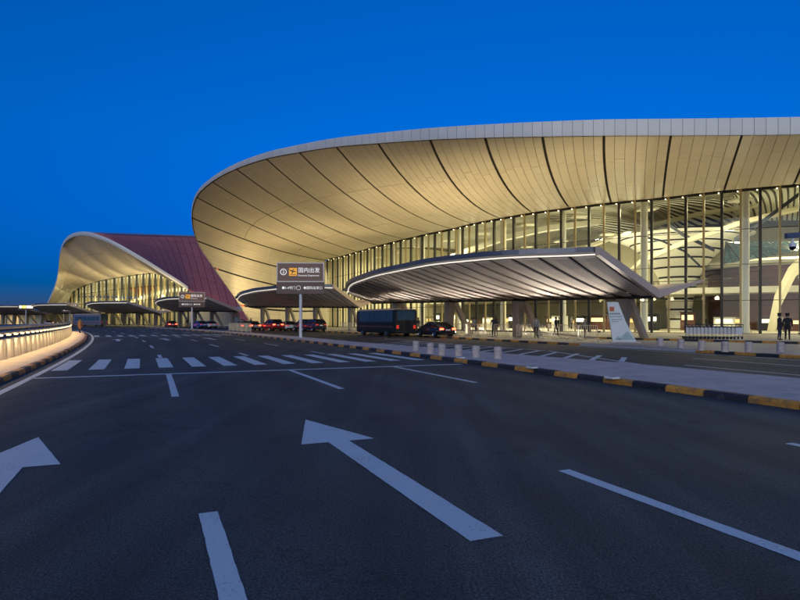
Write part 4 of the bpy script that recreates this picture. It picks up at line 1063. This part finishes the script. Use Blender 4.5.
# ------------------------------------------------------------------ luggage trolleys
def trolley():
    t = empty('luggage_trolley'); tag(t, 'silver luggage trolley in the nested row by the glass front', 'trolley', 'nested luggage trolleys')
    g = MB(); g.tube([(-.3, -.42, .16), (.3, -.36, .16), (.3, .36, .16), (-.3, .42, .16)], .022, 6); g.tube([(-.3, -.42, .16), (-.3, .42, .16)], .022, 6)
    g.build('chassis', M['chrome'], t, world=False)
    g = MB(); g.box((0, 0, .20), (.6, .62, .025)); g.build('deck', M['rail'], t, world=False)
    g = MB(); g.tube([(-.3, -.36, .16), (-.36, -.36, .98), (-.36, .36, .98), (-.3, .36, .16)], .022, 6); fr = g.build('upright', M['chrome'], t, world=False)
    g = MB(); g.tube([(-.37, -.33, 1.0), (-.37, .33, 1.0)], .03, 8); g.build('handle', M['kerb_k'], fr, world=False)
    g = MB(); g.box((-.33, 0, .58), (.02, .62, .46)); g.build('advert_board', M['white'], t, world=False)
    g = MB(); g.box((-.22, 0, .82), (.22, .6, .14)); g.build('basket', M['cloth_n'], t, world=False)
    for x, y in ((-.26, -.36), (-.26, .36), (.26, 0)):
        g = MB(); g.lathe([(0, -.02), (.075, -.02), (.075, .02), (0, .02)], 10); g.v = [Vector((v.x+x, v.z+y, v.y+.075)) for v in g.v]; g.build('wheel', M['black'], t, world=False)
    return t
t0 = None; TA, TB = W(686, 338, 42.0), W(735, 338, 41.4)
for i in range(14):
    t = trolley() if t0 is None else copy_tree(t0); t0 = t0 or t
    p = TA.lerp(TB, i/13); t.location = (p.x, p.y, SZ); t.rotation_euler = (0, 0, math.atan2(TB.y-TA.y, TB.x-TA.x)+rad(122))

# ------------------------------------------------------------------ people
def person_mesh(pose='stand', mats=('cloth_k', 'cloth_k', 'skin', 'black'), coat=False):
    """one continuous skinned body, 1.72 m, facing -y"""
    J = {}; E = []
    def v(n, p, r): J[n] = (p, r)
    L = (-.10, .0); 
    v('pelvis', (0, 0, .96), .135); v('belly', (0, -.01, 1.10), .125); v('chest', (0, 0, 1.30), .145); v('neckb', (0, .01, 1.44), .085); v('neck', (0, 0, 1.50), .055); v('head', (0, -.02, 1.60), .085); v('crown', (0, -.005, 1.68), .075)
    E += [('pelvis', 'belly'), ('belly', 'chest'), ('chest', 'neckb'), ('neckb', 'neck'), ('neck', 'head'), ('head', 'crown')]
    for s, n in ((-1, 'l'), (1, 'r')):
        fw = (.10 if s > 0 else -.12) if pose == 'walk' else (.02*s)
        v('hip'+n, (.095*s, 0, .88), .098); v('knee'+n, (.10*s, -.02-fw*.8, .50), .062); v('ank'+n, (.105*s, .03-fw*1.6, .10), .043); v('toe'+n, (.115*s, -.13-fw*1.6, .045), .04)
        E += [('pelvis', 'hip'+n), ('hip'+n, 'knee'+n), ('knee'+n, 'ank'+n), ('ank'+n, 'toe'+n)]
        v('sh'+n, (.185*s, .0, 1.385), .075); 
        if pose == 'fold':
            v('el'+n, (.26*s, -.02, 1.13), .052); v('wr'+n, (.10*s, -.24, 1.10), .036); v('ha'+n, (.02*s, -.27, 1.12), .034)
        else:
            v('el'+n, (.25*s, .02+fw*.5, 1.13), .05); v('wr'+n, (.26*s, -.06+fw*.9, .89), .034); v('ha'+n, (.255*s, -.10+fw*.9, .80), .03)
        E += [('chest', 'sh'+n), ('sh'+n, 'el'+n), ('el'+n, 'wr'+n), ('wr'+n, 'ha'+n)]
    names = list(J); me = bpy.data.meshes.new('body'); me.from_pydata([J[n][0] for n in names], [(names.index(a), names.index(b)) for a, b in E], [])
    o = bpy.data.objects.new('body', me); C.objects.link(o)
    mod = o.modifiers.new('skin', 'SKIN'); mod.use_smooth_shade = True
    for i, n in enumerate(names):
        sv = me.skin_vertices[0].data[i]; r = J[n][1]
        wide = {'pelvis': 1.15, 'belly': 1.1, 'chest': 1.2}.get(n, 1.0)
        sv.radius = (r*wide, r); sv.use_root = (n == 'pelvis')
    sb = o.modifiers.new('sub', 'SUBSURF'); sb.levels = 1; sb.render_levels = 1
    dg = bpy.context.evaluated_depsgraph_get(); m2 = bpy.data.meshes.new_from_object(o.evaluated_get(dg)); bpy.data.objects.remove(o)
    m2.materials.clear()
    for k in mats: m2.materials.append(M[k])
    for p in m2.polygons:
        z = p.center.z; x = abs(p.center.x)
        if z > 1.50: k = 2
        elif z < .10: k = 3
        elif z < .90 and x < .21: k = 1
        elif z < .875 and x >= .21 and not coat and pose != 'fold': k = 2
        else: k = 0
        if coat and z > .42 and k == 1: k = 0
        p.material_index = k; p.use_smooth = True
    return m2
def person(p, rz, label, mesh, hat=None, coat=None, group=None, scale=1.0):
    e = empty('person', p, rz); tag(e, label, 'person', group); e.scale = (scale,)*3
    link('body', mesh, e)
    g = MB(); g.lathe([(.0, 1.765), (.06, 1.755), (.096, 1.71), (.102, 1.64), (.098, 1.58), (.09, 1.56)], 14, (0, .012, 0)); h = g.build('hair', M['hair'], e, world=False, smooth=True)
    # face: nose, eyes, mouth, ears
    g = MB(); g.prism([(-.012, -.10, 1.595), (.012, -.10, 1.595), (.0, -.10, 1.635)], (0, -.028, -.004)); g.build('nose', M['skin'], e, world=False)
    for s in (-1, 1):
        g = MB(); g.lathe([(0, -.008), (.011, 0), (0, .008)], 8, (.033*s, -.098, 1.635)); g.build('eye', M['hair'], e, world=False)
        g = MB(); g.lathe([(0, -.03), (.016, 0), (0, .03)], 8, (.092*s, -.01, 1.62)); g.build('ear', M['skin'], e, world=False)
        hx = .02 if 'fold' in mesh.name else .255
        g = MB()
        for f in range(4): g.tube([((hx+(-.024+.016*f))*s, (-.10 if hx > .1 else -.285), .775 if hx > .1 else 1.12), ((hx+(-.024+.016*f))*s, (-.115 if hx > .1 else -.31), (.71+.008*abs(f-1.5)) if hx > .1 else 1.09)], [.009, .006], 5)
        g.tube([((hx-.03)*s, (-.115 if hx > .1 else -.27), .81 if hx > .1 else 1.14), ((hx-.045)*s, (-.135 if hx > .1 else -.30), .765 if hx > .1 else 1.15)], [.011, .008], 5)
        g.build('fingers', M['skin'], e, world=False)
    g = MB(); g.box((0, -.105, 1.572), (.045, .01, .008)); g.build('mouth', M['maroon'], e, world=False)
    if hat:
        g = MB(); g.lathe([(.105, 1.69), (.115, 1.72), (.13, 1.765), (.12, 1.79), (0, 1.795)], 16, (0, .005, 0)); g.lathe([(.10, 1.69), (.15, 1.685), (.10, 1.695)], 16, (0, -.03, 0)); g.build('cap', M[hat], e, world=False, smooth=True)
    if coat:
        g = MB(); g.lathe([(.165, 1.38), (.19, 1.25), (.185, 1.05), (.215, .80), (.235, .62), (.22, .62), (.2, .8)], 18); g.v = [Vector((v.x, v.y*.78, v.z)) for v in g.v]; g.build('coat', M[coat], e, world=False, smooth=True)
    return e
pm_k = person_mesh('stand', ('cloth_k', 'cloth_k', 'skin', 'black')); pm_f = person_mesh('fold', ('cloth_k', 'cloth_n', 'skin', 'black')); pm_f.name = 'body_fold'
pm_o = person_mesh('walk', ('cloth_o', 'cloth_k', 'skin', 'black'), True); pm_w = person_mesh('walk', ('cloth_n', 'cloth_k', 'skin', 'black')); pm_g = person_mesh('stand', ('cloth_g', 'cloth_k', 'skin', 'black'))
p = G(779.5, 340.4, SZ); person(p, rad(40), 'person in black uniform and cap with folded arms, facing the other guard', pm_f, 'cloth_k')
p = G(787.5, 340.3, SZ); person(p, rad(-35), 'person in black uniform and cap standing with arms down', pm_k, 'cloth_k')
p = G(80, 333, KH); person(p, rad(165), 'person in long orange coat walking beside the lit barrier wall', pm_o, None, 'cloth_o')
p = G(309, 330.8, KH); 
for i, (px, py, me, lab) in enumerate(((322, 331.6, pm_k, 'person in black standing behind the black cars under the canopy'), (251, 329.6, pm_w, 'person in navy jacket walking by the parked cars'), (585, 339.5, pm_g, 'person in grey top near the trapezoid information panel'), (556, 336.5, pm_w, 'person in navy jacket passing behind the crowd barriers'), (474, 333.2, pm_g, 'person in grey top behind the bus, under the canopy'), (187, 328.0, pm_k, 'person in black beside the smaller sign pole'))):
    q = G(px, py, KH if i != 0 else 0.0); person(q, random.uniform(0, 6.28), lab, me)

for i in range(16):
    s_ = AL[-1]*(.22+.72*i/15.0)+random.uniform(-1.5, 1.5); q = hall(s_, random.uniform(3.5, 13), .29)
    person(q, random.uniform(0, 6.28), 'traveller in %s standing in the bright hall behind the glass' % ('black', 'a navy jacket', 'a grey top')[i % 3], (pm_k, pm_w, pm_g)[i % 3], group='travellers inside the terminal hall', scale=random.uniform(.93, 1.04))
for i, (u, v) in enumerate(((28.9, 44), (29.6, 44.6), (29.4, 51.5), (28.6, 57.0), (29.5, 63.5), (28.6, 38.0))):
    q = R(u, v, KH); person(q, random.uniform(0, 6.28), 'traveller in %s waiting behind the crowd barriers under the large canopy' % ('a navy jacket', 'black', 'a grey top')[i % 3], (pm_w, pm_k, pm_g)[i % 3], group='travellers under the large canopy', scale=random.uniform(.92, 1.03))
# ------------------------------------------------------------------ vehicles
def rr(w, z0, z1, r, x, n=3, tw=1.0):
    """rounded cross-section ring at station x, half width w"""
    pts = []
    for cx, cz, a0 in ((w-r, z0+r, -90), (w*tw-r, z1-r, 0), (-(w*tw-r), z1-r, 90), (-(w-r), z0+r, 180)):
        for k in range(n+1):
            a = rad(a0+90*k/n); pts.append(Vector((x, cx+r*math.cos(a), cz+r*math.sin(a))))
    return pts
def wheel(parent, x, y, r=.33, w=.22):
    g = MB(); g.lathe([(r*.62, -w/2), (r*.94, -w/2), (r, -w/4), (r, w/4), (r*.94, w/2), (r*.62, w/2)], 18); sgn = 1 if y > 0 else -1
    g.v = [Vector((v.x+x, v.z+y, v.y+r)) for v in g.v]; wo = g.build('wheel', M['black'], parent, world=False, smooth=False)
    g = MB(); g.lathe([(0, .03), (r*.2, .03), (r*.55, .0), (r*.63, .03), (r*.63, -.03), (0, -.03)], 14); g.v = [Vector((v.x+x, sgn*v.z+y+sgn*w*.42, v.y+r)) for v in g.v]; g.build('rim', M['chrome'], wo, world=False)
PAINTS = {}
def paint(key, col):
    if key not in PAINTS: PAINTS[key] = mat('car_paint_'+key, col, .5 if key.startswith('bus') else .25, .1, var=.03, coat=0 if key.startswith('bus') else .6)
    return PAINTS[key]
def car(p, rz, label, key, col, suv=False, lit=True, group=None):
    """front towards local +x"""
    c = empty('car', p, rz); tag(c, label, 'car', group); pm = paint(key, col)
    L, hw = (4.7, .9); dz = .16 if suv else 0; roof = 1.72 if suv else 1.46; belt = .98+dz if suv else .92
    g = MB()
    st = [(-L/2, .50, .72+dz, .74), (-L/2+.06, .36, .88+dz, .82), (-L/2+.4, .28, belt+.02, .88), (-1.2, .24, belt, hw), (0, .24, belt-.01, hw), (.9, .24, belt-.04, hw), (1.6, .27, .86+dz, .885), (2.1, .33, .76+dz, .84), (L/2-.05, .40, .66+dz, .76), (L/2, .46, .58+dz, .68)]
    g.loft([rr(w, z0, z1, .12, x) for x, z0, z1, w in st]); body = g.build('body', pm, c, world=False); smooth_angle(body, 45)
    g = MB()
    if suv: cab = [(-2.22, belt-.05, belt+.05, .76), (-2.05, belt-.05, 1.5, .70), (-1.8, belt-.05, roof-.03, .66), (-.6, belt-.05, roof, .67), (.2, belt-.05, roof-.04, .66), (.75, belt-.06, 1.38, .68), (1.35, belt-.08, belt+.02, .72)]
    else: cab = [(-1.95, belt-.05, belt+.04, .74), (-1.5, belt-.05, 1.25, .68), (-1.05, belt-.05, roof-.03, .63), (-.3, belt-.05, roof, .63), (.3, belt-.05, roof-.05, .63), (.8, belt-.06, 1.2, .66), (1.35, belt-.08, belt+.0, .70)]
    g.loft([rr(w+.09, z0, z1, .05, x, 3, (w-.0)/(w+.09)) if z1-z0 > .15 else rr(w+.09, z0, z0+.11, .05, x) for x, z0, z1, w in cab]); gh = g.build('greenhouse', M['carglass'], c, world=False); smooth_angle(gh, 50)
    g = MB(); rs = [s for s in cab if s[2] > roof-.1]
    g.loft([[Vector((x, y, z1-.02+.035*(1-(y/.7)**2))) for y in (-w+.02, -w*.5, 0, w*.5, w-.02)] + [Vector((x, y, z1-.06)) for y in (w-.02, -w+.02)] for x, z0, z1, w in rs]); smooth_angle(g.build('roof', pm, gh, world=False), 50)
    for s in (-1, 1):
        g = MB(); g.loft([[Vector((x, s*(w-.02), z1-.05)), Vector((x, s*(w+.03), z1-.06)), Vector((x, s*(w+.03), z1-.12)), Vector((x, s*(w-.02), z1-.1))] for x, z0, z1, w in cab[1:-1]]); g.build('roof_rail', pm, gh, world=False)
        g = MB(); g.beam((-.25, s*(.66), roof-.02), (-.3, s*.80, belt-.02), .09, .05); g.build('door_pillar', pm, gh, world=False)
        g = MB(); g.box((-L/2+.05, s*.62, .80+dz), (.1, .36, .15)); g.build('tail_light', M['tail' if lit else 'taildim'], body, world=False)
        g = MB(); g.box((L/2-.12, s*.58, .62+dz), (.22, .32, .12)); g.build('headlight', M['white'], body, world=False)
        g = MB(); g.box((.85, s*.98, belt+.06), (.14, .18, .12)); g.build('mirror', pm, body, world=False)
        g = MB(); g.box((-.35, s*.905, belt-.14), (.2, .03, .03)); g.build('door_handle', M['chrome'], body, world=False)
        for x in (-1.38, 1.42): wheel(c, x, s*.80)
    g = MB(); g.box((-L/2-.005, 0, .72+dz), (.03, .46, .13)); g.build('number_plate', M['white'], body, world=False)
    g = MB(); g.box((-L/2+.03, 0, .40), (.12, 1.5, .12)); g.build('rear_bumper', M['black'], body, world=False)
    return c
def road_rz(v): return head(v)+rad(90)
def on_road(px, py, z=0.0): return G(px, py, z)
car(Vector((3.2, 54.3, 0)), rad(116), 'dark saloon car with red tail lights just behind the bus', 'black', (.012, .013, .018))
carsp = [(243, 330.9, 'maroon', (.10, .02, .02), False, 'dark red car at the far end of the queue under the canopy'), (252, 330.6, 'silver', (.34, .33, .33), False, 'silver car with glowing tail lights in the queue'), (272, 330.9, 'red', (.30, .02, .015), True, 'red car with bright tail lights behind the silver one'),
         (288, 330.8, 'white', (.6, .62, .66), False, 'white saloon left of the brown sign post'), (304, 331.2, 'black', (.012, .013, .018), True, 'black off-road car standing right beside the sign post'), (313.5, 331.6, 'navy', (.015, .02, .04), True, 'navy off-road car at the end of the queue')]
for i, (px, py, key, col, suv, lab) in enumerate(carsp):
    q = on_road(px, py); car(q, rad(120+random.uniform(-6, 6)), lab, key, col, suv, lit=(key in ('red', 'silver', 'maroon')))
for px, py, key, col, lab in ((200, 328.4, 'blue', (.04, .10, .35), 'blue car beside the smaller sign pole'), (209, 328.4, 'white', (.6, .62, .66), 'white car parked next to the blue car'), (171, 328.0, 'red', (.30, .02, .015), 'red car with tail lights under the far canopy'), (48, 325.4, 'white', (.6, .62, .66), 'white car in the distance beyond the barrier wall')):
    q = on_road(px, py); car(q, rad(128+random.uniform(-8, 8)), lab, key, col, False, lit=(key == 'red'))

def bus(p, rz, label, col, key, L=8.6, H=3.0, W_=2.4, stripe='taildim'):
    b = empty('bus', p, rz); tag(b, label, 'bus'); pm = paint(key, col)
    g = MB(); g.loft([rr(W_/2-.06, .35, H-.08, .14, -L/2), rr(W_/2, .30, H, .18, -L/2+.15), rr(W_/2, .30, H, .18, L/2-.4), rr(W_/2-.03, .32, H-.06, .2, L/2-.1), rr(W_/2-.12, .38, H-.3, .2, L/2)]); body = g.build('body', pm, b, world=False); smooth_angle(body, 40)
    n = 6
    for s in (-1, 1):
        for k in range(n):
            x0 = -L/2+.5+(L-1.3)*k/n; x1 = x0+(L-1.3)/n-.1
            g = MB(); g.box(((x0+x1)/2, s*(W_/2+.004), 1.95), (x1-x0, .03, 1.05)); g.build('side_window', M['buswin'], body, world=False)
        g = MB(); g.box((0, s*(W_/2+.004), .95), (L-.8, .02, .14)); g.build('stripe', M['maroon'], body, world=False)
        for x in (-L/2+1.9, L/2-1.7): wheel(b, x, s*(W_/2-.16), .46, .3)
        g = MB(); g.box((-L/2+.02, s*(W_/2-.3), .95), (.06, .26, .34)); g.build('tail_light', M['taildim'], body, world=False)
        g = MB(); g.box((L/2-.04, s*(W_/2-.42), .72), (.1, .34, .2)); g.build('headlight', M['white'], body, world=False)
    g = MB(); g.box((-L/2-.0, 0, 2.05), (.04, W_-.5, .9)); g.build('rear_window', M['buswin'], body, world=False)
    g = MB(); g.box((L/2-.03, 0, 1.85), (.1, W_-.35, 1.3)); g.build('windscreen', M['carglass'], body, world=False)
    g = MB(); g.loft([rr(W_/2-.10, H-.10, H+.05, .06, -L/2+.2), rr(W_/2-.02, H-.12, H+.06, .08, -L/2+.5), rr(W_/2-.02, H-.12, H+.06, .08, L/2-.7), rr(W_/2-.14, H-.14, H+.03, .06, L/2-.35)]); g.build('roof', M['beige'], body, world=False)  # pale cap: the lit top edge of the bus put into colour
    return b
bus(Vector((-1.55, 60.3, 0)), rad(117), 'near-black bus standing in the drop-off lane under the canopy edge', (.010, .015, .017), 'bus', 9.4, 2.62)
bus(Vector((-79.5, 152, 0)), rad(160), 'distant pale blue and red bus crossing beyond the orange-coated person', (.12, .13, .20), 'bus2', 9.5, 3.1)
